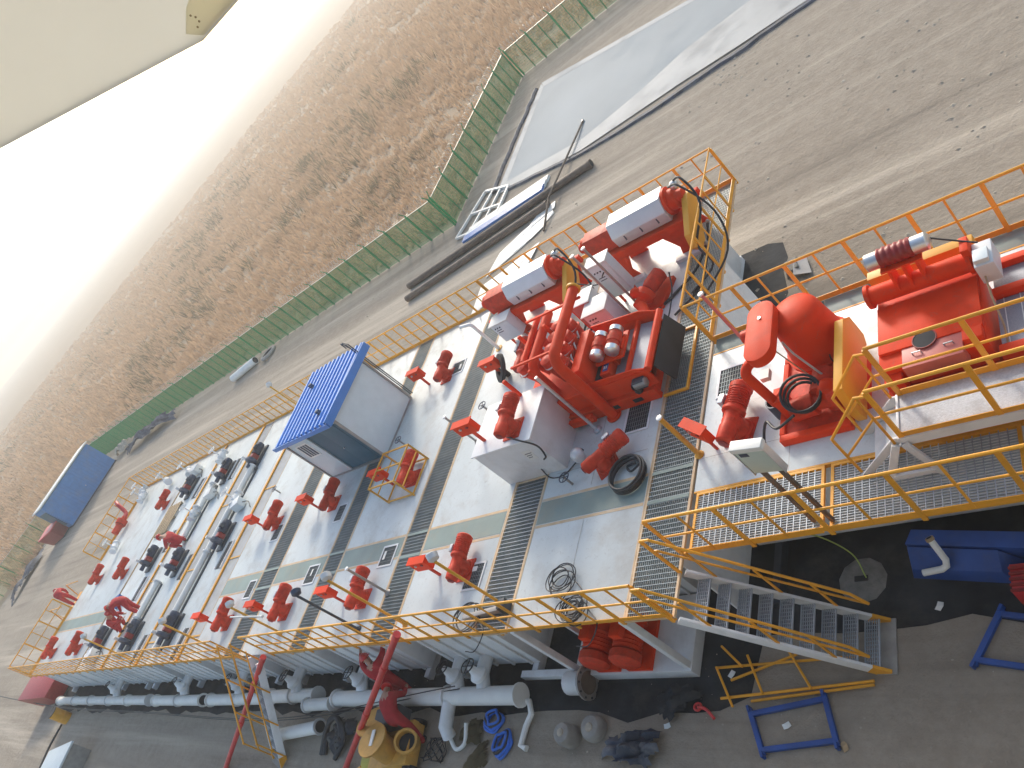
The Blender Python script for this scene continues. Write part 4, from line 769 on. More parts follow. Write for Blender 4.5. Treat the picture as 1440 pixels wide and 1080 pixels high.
for x in (.0, 1.9):
    MB().bar((x-.10, -.06, .62), (x-.45 if x == 0 else x-.1, -.26, .02), .11, .05, up=(0, 1, 0)).build('leg', M['white_paint'], t, .005)
    MB().bar((x+.02, -.06, .62), (x+.32, -.26, .02), .11, .05, up=(0, 1, 0)).build('leg', M['white_paint'], t, .005)
MB().bar((-.35, -.22, .10), (.30, -.22, .10), .05, .09).build('leg_brace', M['white_paint'], t, .005)
railing([(-3.92, 7.20), (5, 7.20)], 'orange handrail on the near side of the white step platform', .70, thick=1.25, thin=False, group='orange handrails of the step platform')
railing([(-3.92, 7.97), (5, 7.97)], 'orange handrail on the far side of the white step platform', .70, thick=1.25, thin=False, group='orange handrails of the step platform')
for yy, lb in ((7.2, 'orange slanted stair rail frame at the platform steps, nearer one'), (7.97, 'orange slanted stair rail frame at the platform steps, farther one')):
    t = thing('stair_rail', lb, 'handrail', (-3.95, yy, 0), 0, 'slanted orange stair rails')
    MB().tube([(0, 0, 1.75), (-.14, 0, 1.78), (-.85, 0, 1.02), (-.85, 0, .95), (-.85, 0, .1)], .024, 8).build('top_rail', M['orange_paint'], t)
    MB().tube([(-.02, 0, 1.25), (-.12, 0, 1.25), (-.84, 0, .55)], .02, 8).build('mid_rail', M['orange_paint'], t)
    MB().tube([(-.12, 0, 1.76), (-.12, 0, .6)], .022, 8).build('post', M['orange_paint'], t)
# ------------------------------------------------------------------ main stairs
def stairs(x0, y0, x1, y1, w, n, label, z0=-.02, z1=GZ+.02, tm='grate_bright', foot=True):
    # straight flight from (x0,y0,z0) down to (x1,y1,z1); w is its width
    t = thing('steel_stairs', label, 'stairs', (x0, y0, 0)); d = Vector((x1-x0, y1-y0, 0)); L = d.length; u = d.normalized(); v = Vector((-u.y, u.x, 0)); U = Vector((0, 0, 1))
    a = U*z0; b = d+U*z1; W2 = v*(w/2); fw = (b-a).normalized()
    for s_ in (-1, 1): MB().bar(a+W2*s_, b+W2*s_, .05, .22).build('stringer', M['white_paint'], t, .005)
    for k in range(1, n+1):
        c = a+(b-a)*(k/(n+.6)); p = c-W2*.93; q = c+W2*.93; tr_ = MB(); dep = .23
        tr_.bar(p-u*(dep/2), q-u*(dep/2), .02, .035); tr_.bar(p+u*(dep/2), q+u*(dep/2), .02, .035)
        for i in range(1, 6): tr_.bar(p+u*(-dep/2+dep*i/6), q+u*(-dep/2+dep*i/6), .010, .03)
        for i in range(12):
            m_ = p+(q-p)*((i+.5)/12); tr_.bar(m_-u*(dep/2), m_+u*(dep/2), .008, .02)
        tr_.build('tread', M[tm], t, smooth=False)
    if foot:
        c = b; MB().bar(c-W2*1.08+u*.02+U*.0, c+W2*1.08+u*.02, .32, .03).build('foot_plate', M['concrete'], t)
        for s_ in (-1, 1): MB().bar(b+W2*s_-fw*.25, b+W2*s_+fw*.05, .056, .225).build('foot_tip', M['orange_paint'], t)
    return t
stairs(-7.95, 5.53, -5.62, 5.53, .86, 9, 'white steel stairs with grating treads leading down from the deck corner')
for yy, lb in ((5.98, 'orange sloping stair handrail on the inner side of the white stairs'), (5.1, 'orange sloping stair handrail on the outer side of the white stairs')):
    t = thing('stair_rail', lb, 'handrail', (-8.0, yy, 0), 0, 'sloping orange handrails of the white stairs')
    a = Vector((-.06, 0, 1.12)); b = Vector((2.28, 0, -1.38)); lo = Vector((0, 0, -.36))
    MB().tube([a, a+Vector((.16, 0, 0)), b, b+Vector((.12, 0, -.38))], .026, 8).build('top_rail', M['orange_paint'], t)
    MB().tube([a+lo, a+Vector((.08, 0, 0))+lo, b+lo+Vector((.12, 0, -.02))], .022, 8).build('mid_rail', M['orange_paint'], t)
    MB().bar(a, Vector((-.06, 0, -.05)), .04, .055).build('post', M['orange_paint'], t)
    for f in (.22, .55, .82): p = a+(b-a)*f; MB().bar(p, p+Vector((.02, 0, -1.0)), .022, .045).build('post', M['orange_paint'], t)
# ladder stair by the middle of the near edge
stairs(-23.25, 5.05, -23.9, 2.95, .75, 9, 'narrow white ladder stair descending from the near deck edge', foot=True)
for dx, lb in ((-.45, 'orange handrail on the left side of the narrow ladder stair'), (.42, 'orange handrail on the right side of the narrow ladder stair')):
    t = thing('stair_rail', lb, 'handrail', (-23.25+dx, 5.05, 0), 0, 'orange handrails of the narrow ladder stair'); dv = Vector((-.65, -2.1, GZ))
    MB().tube([(0, 0, 1.1), Vector((0, 0, 1.05))+dv*.97], .026, 8).build('top_rail', M['orange_paint'], t); MB().tube([(0, 0, .55), Vector((0, 0, .5))+dv*.97], .022, 8).build('mid_rail', M['orange_paint'], t)
    for f in (.02, .33, .65, .96): p = dv*f; MB().bar(p, p+Vector((0, 0, 1.08)), .04, .05).build('post', M['orange_paint'], t)
# ------------------------------------------------------------------ near side: motors in the bay, manifold, pipes
for x, y, lb in ((-11.15, 5.65, 'large red motor standing in the open tank bay, left one'), (-10.35, 5.65, 'large red motor standing in the open tank bay, right one')):
    t = thing('bay_motor', lb, 'motor', (x, y, GZ+.30), 0, 'large red motors in the tank bay')
    MB().box(-.3, -.5, 0, .3, .55, .1).build('base', M['red_paint'], t, .01)
    MB().lathe((0, .6, .52), (0, -1, 0), [(0, .2), (.05, .33), (.3, .33), (.32, .27), (.5, .27)]+[q for i in range(5) for q in ((.52+i*.08, .31), (.55+i*.08, .29), (.58+i*.08, .29), (.6+i*.08, .31))], 18).build('motor', M['red_paint'], t)
    MB().lathe((0, -.36, .52), (0, -1, 0), [(0, .33), (.16, .33), (.22, .25), (.225, .05)], 18).build('fan_cover', M['motor_red'], t); MB().box(-.12, -.2, .82, .14, .1, 1.0).build('terminal_box', M['red_paint'], t, .02)
def flanged(name, label, p0, p1, r, m='plate_white', group=None, open_end=False, cat='pipe', n=3):
    p0 = Vector(p0); p1 = Vector(p1); t = thing(name, label, cat, tuple(p0), 0, group); d = p1-p0; L = d.length; u = d.normalized()
    r *= .85; MB().tube([(0, 0, 0), d], r, 16).build('barrel', M[m], t)
    for i in range(n): MB().lathe(d*(i/(n-1))-u*.025, u, [(0, r*1.28), (.05, r*1.28)], 18).build('flange', M['pale_silver'] if i % 2 else M[m], t)
    if open_end: MB().lathe(d+u*.026, u, [(0, r*.9), (.004, r*.9)], 16).build('mouth', M['dark_gap'], t)
    return t
PZ = GZ+.42; gp_ = 'thick white manifold pipes along the near tank wall'
flanged('manifold_pipe', 'thick white manifold pipe under the two workers, right end capped', (-13.55, 4.66, PZ), (-21.2, 4.62, PZ), .25, group=gp_, n=4)
flanged('manifold_pipe', 'white manifold pipe length tied with black straps left of the workers', (-21.35, 4.48, PZ+.02), (-22.7, 4.42, PZ+.05), .21, group=gp_, n=2)
flanged('manifold_pipe', 'short white manifold pipe behind the narrow ladder stair', (-22.6, 4.78, PZ-.1), (-25.6, 4.75, PZ-.1), .24, group=gp_, open_end=False)
flanged('manifold_pipe', 'white manifold pipe with open black mouth left of the ladder', (-30.2, 4.66, PZ-.1), (-25.8, 4.7, PZ-.1), .23, group=gp_, open_end=True)
flanged('manifold_pipe', 'white manifold pipe farther left with an open black mouth', (-35.6, 4.66, PZ-.1), (-30.9, 4.66, PZ-.1), .23, group=gp_, open_end=True)
flanged('manifold_pipe', 'hazy white manifold pipe at the far left tank end', (-49.5, 4.7, PZ-.1), (-36.4, 4.68, PZ-.1), .23, group=gp_, n=6)
flanged('loose_pipe', 'white pipe stub with black mouth on the ground right of the ladder', (-24.1, 3.6, GZ+.26), (-21.9, 3.88, GZ+.26), .22, open_end=True, n=2)
VB = None
for x, lb in ((-14.75, 'white branch valve with black handwheel at the right manifold end'), (-15.7, 'white branch valve with black handwheel, second from the right'), (-19.9, 'white branch valve with black handwheel left of the upper worker'), (-23.6, 'white branch valve behind the narrow ladder stair'), (-27.6, 'white branch valve left of the ladder stair'), (-32.4, 'white branch valve at the wall below the far railing'), (-40.2, 'hazy white branch valve at the far left tank wall')):
    if VB is None:
        VB = thing('branch_valve', lb, 'valve', (x, 5.0, PZ), 0, 'branch valves along the near tank wall')
        MB().tube([(0, .5, .25), (0, .1, .25), (0, -.2, .1)], .17, 12).build('branch', M['white_paint'], VB); MB().lathe((0, .0, .28), (0, .15, 1), [(0, .2), (.1, .22), (.2, .12), (.42, .06)], 14).build('bonnet', M['wood'] if False else M['white_paint'], VB)
        w = MB(); w.ring((0, .06, .74), (0, .15, 1), .19, .016, 18, 6); w.bar((-.19, .06, .74), (.19, .06, .74), .02, .015); w.bar((0, -.12, .77), (0, .25, .71), .02, .015); w.build('handwheel', M['black_rubber'], VB)
    else:
        VB = copy_tree(VB); VB.location.x = x; tag(VB, lb)
t = thing('curved_hose', 'white downturned pipe with hanging hose loop below the manifold', 'pipe', (-16.0, 4.4, PZ))
MB().tube([(0, .1, 0), (0, -.45, -.1), (0, -.6, -.3)], .17, 14).build('elbow', M['white_paint'], t); MB().tube(spline([(.05, -.62, -.28), (.3, -.85, -.36), (.55, -.7, -.36), (.6, -.3, -.2)], 6), .05, 8).build('hose', M['plate_white'], t)
t = thing('elbow_pipe', 'thin white dog leg pipe on the ground at the manifold end', 'pipe', (-13.6, 4.6, GZ+.2))
MB().tube([(-.3, .0, 0), (.15, .0, 0), (.25, -.25, -.05), (.1, -.5, -.12), (.05, -.9, -.15), (.25, -.95, -.15)], .07, 8).build('pipe', M['plate_white'], t)
t = thing('flange_ring', 'white pipe end with big bolted flange on the bay skid', 'pipe', (-12.0, 4.95, GZ+.3))
MB().tube([(-.25, 0, 0), (.25, 0, 0)], .25, 16).build('barrel', M['white_paint'], t); fr_ = MB().lathe((.255, 0, 0), (1, 0, 0), [(0, .36), (.05, .36)], 20).build('flange', M['grey_steel'], t); MB().lathe((.307, 0, 0), (1, 0, 0), [(0, .24), (.004, .24)], 16).build('mouth', M['rust'], t)
for k in range(10): MB().cyl((.306, .31*math.cos(k*.628), .31*math.sin(k*.628)), (.325, .31*math.cos(k*.628), .31*math.sin(k*.628)), .025, n=6).build('bolt', M['dark_steel'], fr_)
for (p, q, lb) in (((-15.0, 4.98, .70), (-20.2, 2.9, GZ), 'long red pipe leaning from the near handrail down past the workers'), ((-22.4, 5.0, .15), (-27.3, 2.5, GZ), 'long red pipe leaning on the handrail beside the ladder')):
    p = Vector(p); q = Vector(q); t = thing('leaning_pipe', lb, 'pipe', tuple(q), 0, 'long red pipes leaning on the near handrail'); d = p-q
    MB().tube([(0, 0, 0), d], .08, 10).build('barrel', M['pipe_red'], t)
    for f in (.45, .78, .99): MB().lathe(d*f, d, [(-.1, .095), (.1, .095)], 10).build('joint', M['pipe_red'], t)
# ------------------------------------------------------------------ green mesh fence
def fence(p, q, label, n, gap=None):
    p = Vector((*p, GZ)); q = Vector((*q, GZ)); t = thing('mesh_fence', label, 'fence', tuple(p), 0, 'green mesh fence runs'); d = q-p; L = d.length; u = d.normalized(); U = Vector((0, 0, 1)); out = Vector((-u.y, u.x, 0))
    for k in range(n+1):
        b = d*(k/n); MB().bar(b, b+U*2.05, .09, .09, up=tuple(u)).build('post', M['fence_green'], t)
        MB().bar(b+U*2.05, b+U*2.4+out*.22, .04, .04, up=tuple(u)).build('arm', M['fence_green'], t)
        if k < n: c = b+d*(.5/n); MB().bar(c, c+U*1.95, .05, .05, up=tuple(u)).build('slim_post', M['fence_green'], t)
    w = MB(); m = int(L/.06)
    for i in range(m): a = d*((i+.5)/m); w.bar(a+U*.05, a+U*1.95, .015, .015, up=tuple(u))
    for i in range(13): z = .08+i*.155; w.bar(U*z, d+U*z, .011, .011)
    w.build('wire_mesh', M['fence_green'], t, smooth=False)
    MB().bar(U*1.97, d+U*1.97, .035, .035).build('top_bar', M['wood'] if False else M['wire'], t)
    r = MB(); m = int(L/.3); pts = []
    for i in range(m*7): a = 2*math.pi*i/7; pts.append(d*(i/(m*7))+U*(2.3+.2*math.sin(a))+out*(.12+.2*math.cos(a)))
    r.tube(pts, .007, 4); r.build('razor_coil', M['wire'], t)
fence((-28.4, 30.4), (-64, 30.6), 'green mesh fence run along the field behind the tanks, up to the hut', 17)
fence((-28.3, 45.0), (-28.4, 30.6), 'green mesh fence run at the left end of the pond', 7)
fence((-8, 45.2), (-28.2, 45.2), 'green mesh fence run beyond the far side of the pond', 10)
fence((-64.2, 30.7), (-88, 30.7), 'green mesh fence run beyond the blue hut', 11)
fence((-88, 30.5), (-93, 4), 'hazy green mesh fence run at the left margin', 12)
# ------------------------------------------------------------------ things lying on the yard
def lay(name, label, cat, loc, rz=0, group=None): return thing(name, label, cat, loc, rz, group)
for i, (p, q, r, lb) in enumerate((((-30.3, 26.5), (-17.6, 27.4), .17, 'long rusty pipe lying on the yard, the longer upper one of two'), ((-29.8, 25.3), (-19.8, 26.2), .17, 'long rusty pipe lying on the yard, the shorter lower one of two'))):
    t = lay('rusty_pipe', lb, 'pipe', (*p, GZ+r), 0, 'rusty pipes lying behind the tanks'); d = Vector((q[0]-p[0], q[1]-p[1], 0))
    MB().tube([(0, 0, 0), d], r, 14).build('barrel', M['rust'], t); MB().lathe(d, d, [(-.15, r*1.15), (0.01, r*1.15)], 14).build('collar', M['rust'], t)
    MB().lathe(d+d.normalized()*.012, d, [(0, r*.8), (.003, r*.8)], 14).build('mouth', M['dark_gap'], t)
t = lay('thin_rod', 'thin dark rod lying across the long pipes towards the pond', 'rod', (-19.6, 25.9, GZ+.35)); MB().tube([(0, -1.5, -.3), (0.0, .4, .03), (.1, 6.4, -.28)], .05, 8).build('barrel', M['rust'], t); MB().lathe((.1, 6.4, -.28), (0, 1, 0), [(-.1, .07), (.05, .07)], 8).build('tip', M['grey_steel'], t)
t = lay('steel_rack', 'white welded steel frame lying beside the stacked panels', 'frame', (-25.5, 29.3, GZ+.1), R(-8))
c4 = [(-1.7, -1.0), (1.5, -1.35), (1.2, 1.5), (-1.2, 2.3)]
def lerp(a, b, f): return (a[0]+(b[0]-a[0])*f, a[1]+(b[1]-a[1])*f)
for a, b in ((0, 1), (1, 2), (2, 3), (3, 0)): MB().bar((*c4[a], 0), (*c4[b], 0), .13, .12).build('edge_bar', M['plate_white'], t)
MB().bar((*lerp(c4[0], c4[3], .5), .01), (*lerp(c4[1], c4[2], .5), .01), .11, .12).build('cross_bar', M['plate_white'], t)
for f in (.36, .68): MB().bar((*lerp(c4[0], c4[1], f), -.01), (*lerp(c4[3], c4[2], f), -.01), .11, .1).build('cross_bar', M['plate_white'], t)
for k, (dy, m, lb) in enumerate(((.75, 'plate_white', 'white corrugated panel on the stack beside the rusty pipes'), (.35, 'panel_grey', 'pale corrugated panel in the middle of the stack by the pipes'), (0, 'blue_roof', 'blue corrugated panel lying against the rusty pipes'))):
    t = lay('roof_panel', lb, 'panel', (-26.3, 27.55+dy, GZ+.02+.04*k), R(2.5), 'corrugated panels stacked by the rusty pipes'); g = MB()
    for i in range(5): g.box(0, i*.1, .0, 5.6, i*.1+.06, .12); g.box(0, i*.1+.06, 0, 5.6, i*.1+.1, .06)
    g.build('sheet', M[m], t); MB().box(-.02, -.01, -.015, 5.62, .5, -.002).build('backing', M['plate_white'], t)
for k, (x, y, z, a, pl, lb) in enumerate(((-20.3, 24.5, .02, 0, [(-2.6, -1.2), (-.4, -.3), (1.0, .9), (.6, 1.5), (-1.0, .9), (-2.2, .2)], 'bright white sheet lying on the soil just outside the far railing'), (-21.4, 22.6, .05, .1, [(-1.6, -1.6), (1.4, -.6), (1.9, .9), (-.3, .4), (-1.5, .3)], 'bright white sheet nearest the far railing'), (-20.6, 25.5, .035, 0, [(-.6, -.5), (1.2, .3), (1.1, .8), (.1, .6)], 'small grey white board beside the rusty pipes'))):
    t = lay('white_sheet', lb, 'sheet', (x, y, GZ+z), a, 'white sheets lying behind the tanks'); MB().prism(pl, (0, 0, 0), (1, 0, 0), (0, 1, 0), .03).build('sheet', M['plate_white'], t, .004); MB().prism([(q[0]*.5+.2, q[1]*.4) for q in pl], (0, 0, .031), (1, 0, 0), (0, 1, 0), .015).build('fold', M['plate_white'], t)
t = lay('drain_pipe', 'short white pipe lying near the green fence', 'pipe', (-53.6, 28.6, GZ+.3), R(8)); MB().tube([(0, 0, 0), (3.1, .2, 0)], .28, 14).build('barrel', M['plate_white'], t); MB().lathe((3.1, .2, 0), (1, .06, 0), [(0, .24), (.01, .24)], 14).build('mouth', M['dark_gap'], t)
t = lay('tyre_ring', 'grey ring lying at the fence beside the short white pipe', 'ring', (-49.0, 29.4, GZ+.12)); MB().ring((0, 0, 0), (0, .1, 1), .6, .14, 20, 8).build('ring', M['concrete'], t); MB().ring((0, 0, .05), (0, .1, 1), .45, .06, 20, 6).build('bead', M['black_rubber'], t)
def heap(name, label, cat, loc, sx, sy, sz, m, rz=0, seed=1, n=16, parts=True):
    r_ = random.Random(seed); t = thing(name, label, cat, loc, rz); vs = []; fs = []
    for i in range(n+1):
        for j in range(n+1):
            u = i/n*2-1; v = j/n*2-1; e = max(0, 1-(abs(u)**2.2+abs(v)**2.2)); h = sz*(e**.6)*(.45+.55*abs(math.sin(u*5+seed)*math.cos(v*4.3+seed*2)))+ (r_.uniform(0, .25)*sz if e > 0 else 0)*min(1, e*3)
            vs.append((u*sx+r_.uniform(-.03, .03)*sx, v*sy+r_.uniform(-.05, .05)*sy, h+.006))
    for i in range(n):
        for j in range(n):
            a = i*(n+1)+j; uu = (i+.5)/n*2-1; vv = (j+.5)/n*2-1; an = math.atan2(vv, uu)
            if math.hypot(uu, vv) < .80+.13*math.sin(3*an+seed)+.08*math.sin(7*an+2*seed): fs.append((a, a+n+1, a+n+2, a+1))
    MB().add(vs, fs).build('folds', m, t); return t
heap('tarpaulin', 'dark blue and silver tarpaulin heap along the foot of the green fence', 'tarpaulin', (-70.5, 28.8, GZ), 6.2, 1.1, .9, M['tarp_dark'], R(6), 3, 22)
heap('tarpaulin', 'crumpled black tarpaulin on the dark ground below the bay', 'tarpaulin', (-10.4, 3.75, GZ), .85, .38, .35, M['tarp_dark'], R(8), 5)
heap('liner_fold', 'folded dark grey liner sheet lying outside the stair corner', 'sheet', (-9.55, 4.65, GZ+.01), .55, .35, .22, M['liner'], R(20), 8)
t = thing('concrete_block', 'broken concrete block with a grey sheet just beyond the corner handrail', 'block', (-7.75, 15.6, GZ), R(10))
MB().hexa([(-.2, -.3, 0), (.25, -.3, 0), (.2, .3, 0), (-.2, .25, 0), (-.15, -.25, .16), (.2, -.25, .22), (.15, .25, .16), (-.15, .2, .18)]).build('block', M['concrete_dark'], t, .02); MB().hexa([(.05, -.5, .2), (.45, -.55, .04), (.4, .1, .04), (.1, .1, .18), (.05, -.5, .22), (.45, -.55, .06), (.4, .1, .06), (.1, .1, .20)]).build('sheet', M['grey_steel'], t)
# blue hut at the fence and the red drum near it
t = thing('site_hut', 'long blue walled site hut with pale roof standing at the fence', 'hut', (-79.3, 24.4, GZ), R(2))
hw = MB().box(-2.5, -3.6, .12, 0, 3.6, 3.1)
for k in range(24):
    if not 9 < k < 13: hw.box(-.002, -3.5+k*.3, .2, .03, -3.38+k*.3, 2.95)
hw.build('wall', M['hut_blue'], t)
MB().add([(-2.75, -3.75, 3.02), (.15, -3.75, 3.18), (.15, 3.75, 3.18), (-2.75, 3.75, 3.02), (-2.75, -3.75, 3.12), (.15, -3.75, 3.30), (.15, 3.75, 3.30), (-2.75, 3.75, 3.12)], [(0,3,2,1),(4,5,6,7),(0,1,5,4),(1,2,6,5),(2,3,7,6),(3,0,4,7)]).build('roof', M['plate_white'], t, .01)
MB().box(-2.55, -3.65, 0, .06, 3.65, .119).build('base_frame', M['dark_steel'], t)
d = MB().box(.002, -.7, .15, .035, .2, 2.2).build('door', M['hut_blue'], t); MB().ball((.07, .1, 1.1), .05, 8).build('handle', M['silver'], d)
MB().box(-2.2, -3.66, .5, -.4, -3.602, 2.6).build('end_door', M['teal_dark'], t)
t = thing('red_bin', 'dark red steel bin standing next to the blue hut', 'bin', (-81.2, 20.0, GZ), .3)
MB().hexa([(-1, -.6, .1), (1, -.6, .1), (1, .6, .1), (-1, .6, .1), (-1.2, -.8, 1.3), (1.2, -.8, 1.3), (1.2, .8, 1.3), (-1.2, .8, 1.3)]).build('body', M['maroon'], t, .02); MB().box(-1.25, -.85, 1.301, 1.25, .85, 1.4).build('lid', M['pipe_red'], t, .02); MB().box(-1, -.5, 0, 1, .5, .099).build('base', M['dark_steel'], t)
heap('debris_pile', 'brown rubble pile between hut and fence', 'rubble', (-78.5, 29.2, GZ), 1.6, .9, .8, M['clod'], .2, 11)
heap('debris_pile', 'dark junk pile at the left margin fence foot', 'rubble', (-84.5, 16.5, GZ), 1.0, 3.5, .6, M['tarp_dark'], .35, 12)
# ------------------------------------------------------------------ near ground objects
def sq_frame(name, label, corners, tb, m, group=None, ext=.09):
    c = [Vector((*p, 0)) for p in corners]; o = c[0].copy(); t = thing(name, label, 'frame', (o.x, o.y, GZ), 0, group)
    for i in range(4):
        a, b = c[i]-o, c[(i+1) % 4]-o; u = (b-a).normalized(); e = ext if i % 2 == 0 else -tb/2
        z = tb/2+.005+(.002 if i % 2 else 0); w = MB().bar(a-u*e+Vector((0, 0, z)), b+u*e+Vector((0, 0, z)), tb*1.15, tb); w.build('bar', M[m], t, .006)
        if i % 2 == 0:
            for q in (a-u*ext, b+u*ext): MB().bar(q+Vector((0, 0, .0)), q+Vector((0, 0, tb+.05)), tb*.6, tb*1.3, up=tuple(u)).build('end_lug', M[m], t)
    return t
sq_frame('skid_base', 'blue square steel frame lying on the ground below the stair foot', [(-7.97, 4.42), (-7.72, 3.83), (-6.42, 4.02), (-6.62, 4.68)], .075, 'blue_paint', 'blue steel frames on the ground')
sq_frame('skid_base', 'blue square steel frame cut off by the right margin', [(-4.27, 5.24), (-3.90, 5.93), (-3.1, 5.75), (-3.35, 5.05)], .075, 'blue_paint', 'blue steel frames on the ground')
t = thing('rail_section', 'dull orange handrail section lying on the ground beside the stairs', 'handrail', (-8.74, 5.25, GZ+.04))
P0 = [(0, .05), (.1, -.55), (3.0, -.35), (.75, -.72)]
for a, b in (((-.02, .02), (2.7, .12)), ((.12, -.55), (2.95, -.30)), ((.30, -.22), (1.6, .2)), ((.75, -.6), (2.95, -.36))): MB().tube([(*a, .0), (*b, .03)], .026, 7).build('rail', M['yellow_paint'] if a[0] > 9 else M['orange_paint'], t)
for a, b in (((-.02, .02), (.42, -.72)), ((.62, .22), (1.0, -.5)), ((1.45, .25), (1.9, -.42)), ((.05, .42), (.55, .0))): MB().tube([(*a, .04), (*b, .06)], .024, 7).build('post', M['orange_paint'], t)
t = thing('blue_trough', 'long blue steel trough lying under the right walkway', 'trough', (-5.08, 7.08, GZ), R(-11))
MB().hexa([(.02, -.40, 0), (1.6, -.38, 0), (1.72, .0, 0), (0, .0, 0), (.08, -.34, .22), (1.42, -.30, .22), (1.40, -.03, .42), (.03, -.03, .42)]).build('body', M['blue_paint'], t, .012)
MB().hexa([(.02, .004, .0), (3.6, .004, .0), (3.6, .30, .0), (.05, .30, .0), (.0, .004, .44), (3.6, .004, .44), (3.6, .26, .48), (.08, .26, .48)]).build('upper_box', M['blue_paint'], t, .012)
t = thing('elbow_pipe', 'white bent pipe with open end lying across the blue trough', 'pipe', (-4.86, 6.6, GZ+.30))
MB().tube([(0, 0, 0), (.30, .02, .02)]+[(.38, .05, .05), (.40, .12, .12)]+[(.30, .34, .42)], .055, 10).build('barrel', M['plate_white'], t); MB().lathe((.30, .34, .42), (-.1, .22, .30), [(-.02, .07), (.03, .07)], 12).build('collar', M['wood'], t); MB().lathe((.30, .34, .42), (-.1, .22, .30), [(.031, .045), (.034, .045)], 12).build('mouth', M['dark_gap'], t)
t = thing('red_crate', 'red ribbed steel crate cut off by the right margin', 'crate', (-3.38, 6.22, GZ)); MB().box(-.2, -.16, 0, 1.0, .3, .42).build('body', M['pipe_red'], t, .01)
for k in range(5): MB().box(-.21, -.15+k*.09, .42, 1.0, -.11+k*.09, .45).build('rib', M['maroon'], t)
t = thing('footing', 'rough grey concrete footing with green yellow earth wire', 'footing', (-6.0, 6.75, GZ)); MB().lathe((0, 0, 0), (0, 0, 1), [(0, .44), (.03, .40), (.05, .26)], 11).build('pad', M['concrete_dark'], t); MB().box(-.12, -.04, .051, .12, .06, .065).build('pit', M['dark_gap'], t)
ew = mat('earth_wire', (.45, .55, .12), .5); MB().tube(spline([(.1, .0, .08), (.05, .25, .5), (-.15, .2, 1.3), (-.1, -.3, 2.35)], 7), .012, 6).build('wire', ew, t)
for x, y, r, h, lb in ((-12.1, 3.93, .24, .42, 'grey round concrete weight, left one of the pair'), (-11.5, 4.1, .27, .26, 'grey round concrete weight with hollow top, right one of the pair')):
    t = thing('concrete_weight', lb, 'weight', (x, y, GZ), 0, 'round concrete weights'); MB().lathe((0, 0, 0), (.05, -.1, 1), [(0, r), (h*.7, r*.98), (h, r*.8), (h+.01, r*.4)], 16).build('body', M['concrete'], t, .01); MB().lathe((.02, -.04, h+.012), (.05, -.1, 1), [(0, r*.35), (.02, r*.3)], 12).build('recess', M['clod'], t)
for i, (x, y, rz, lb) in enumerate(((-14.62, 4.18, 0, 'blue rope coil on the ground, the one nearer the tank'), (-14.1, 3.72, 1.2, 'blue rope coil on the ground, the one farther from the tank'))):
    t = thing('rope_coil', lb, 'rope', (x, y, GZ+.03), rz, 'blue rope coils'); 
    for k in range(4): MB().tube([(.28*math.cos(a)*(1-.1*k)+.05*math.sin(3*a+k), .22*math.sin(a)*(1-.08*k)+.03*k, .02+.03*k) for a in [2*math.pi*i/26 for i in range(26)]], .032, 6, True).build('loop', M['rope_blue' if k != 2 else 'cable_black'], t)
t = thing('loose_wrench', 'small red hose tool on the ground by the fallen railing', 'tool', (-9.1, 4.55, GZ+.04), -.5); MB().tube(spline([(0, 0, 0), (.2, .05, .02), (.45, .0, .02)], 4), .03, 7).build('shaft', M['pipe_red'], t); MB().ring((0, 0, 0), (0, .2, 1), .07, .025, 12, 6).build('head', M['pipe_red'], t)
# yellow drum machine with open drums
t = thing('yellow_machine', 'yellow site machine with flat round lids beside the lying worker', 'machine', (-17.75, 3.45, GZ), R(10))
MB().box(-.75, -.55, .12, .75, .5, .5).build('chassis', M['machine_yellow'], t, .02)
MB().lathe((-.45, .25, .42), (.15, .35, .9), [(0, .3), (.5, .32), (.54, .46), (.6, .46)], 18).build('drum', M['machine_yellow'], t)
MB().lathe((-.0, -.2, .42), (.1, .1, .95), [(0, .3), (.62, .32), (.66, .43), (.72, .43)], 18).build('drum', M['machine_yellow'], t)
MB().lathe((.62, -.05, .4), (.5, -.1, .75), [(0, .3), (.3, .3), (.3, .24), (.1, .22)], 18, cap=False).build('open_drum', M['machine_yellow'], t); MB().lathe((.70, -.07, .5), (.5, -.1, .75), [(0, .22), (.01, .22)], 14).build('drum_floor', M['dark_gap'], t)
MB().box(.05, -.28, 1.13, .16, .1, 1.16).build('rag', M['plate_white'], t)
for sx in (-.6, .6):
    for sy in (-.58, .53): MB().lathe((sx, sy, .2), (0, 1, 0), [(-.07, .14), (-.05, .2), (.05, .2), (.07, .14)], 14).build('wheel', M['black_rubber'], t)
MB().box(-.3, .3, .501, .6, .75, .95).build('engine', M['dark_steel'], t, .03)
t = thing('yellow_machine_part', 'small greenish yellow pump frame at the bottom margin', 'machine', (-18.7, 3.05, GZ), .3)
MB().box(-.25, -.2, .05, .3, .25, .4).build('body', mat('green_yellow', (.42, .38, .04), .5), t, .03); MB().tube([(-.3, -.25, .05), (-.3, -.25, .55), (.1, -.25, .62)], .025, 7).build('handle', M['machine_yellow'], t); MB().box(-.3, -.3, 0, .35, .3, .049).build('base', M['dark_steel'], t)
heap('black_hoses', 'black hose bundle lying between ladder and yellow machine', 'hose bundle', (-20.7, 3.75, GZ), .7, .55, .4, M['cable_black'], .4, 14)
t = thing('black_hose', 'black hose looping on the ground right of the white pipe stub', 'hose', (-20.9, 3.7, GZ))
for k in range(3): MB().tube(spline([(-.7+.1*k, -.5, .06), (-.3, .1+.1*k, .42), (.15, .35, .5-.05*k), (.35+.08*k, -.1, .25), (.1, -.6, .06)], 7), .065, 9).build('loop', M['cable_black'], t)
t = thing('wire_tangle', 'tangle of thin dark wires on the ground right of the yellow machine', 'wire', (-16.4, 3.5, GZ))
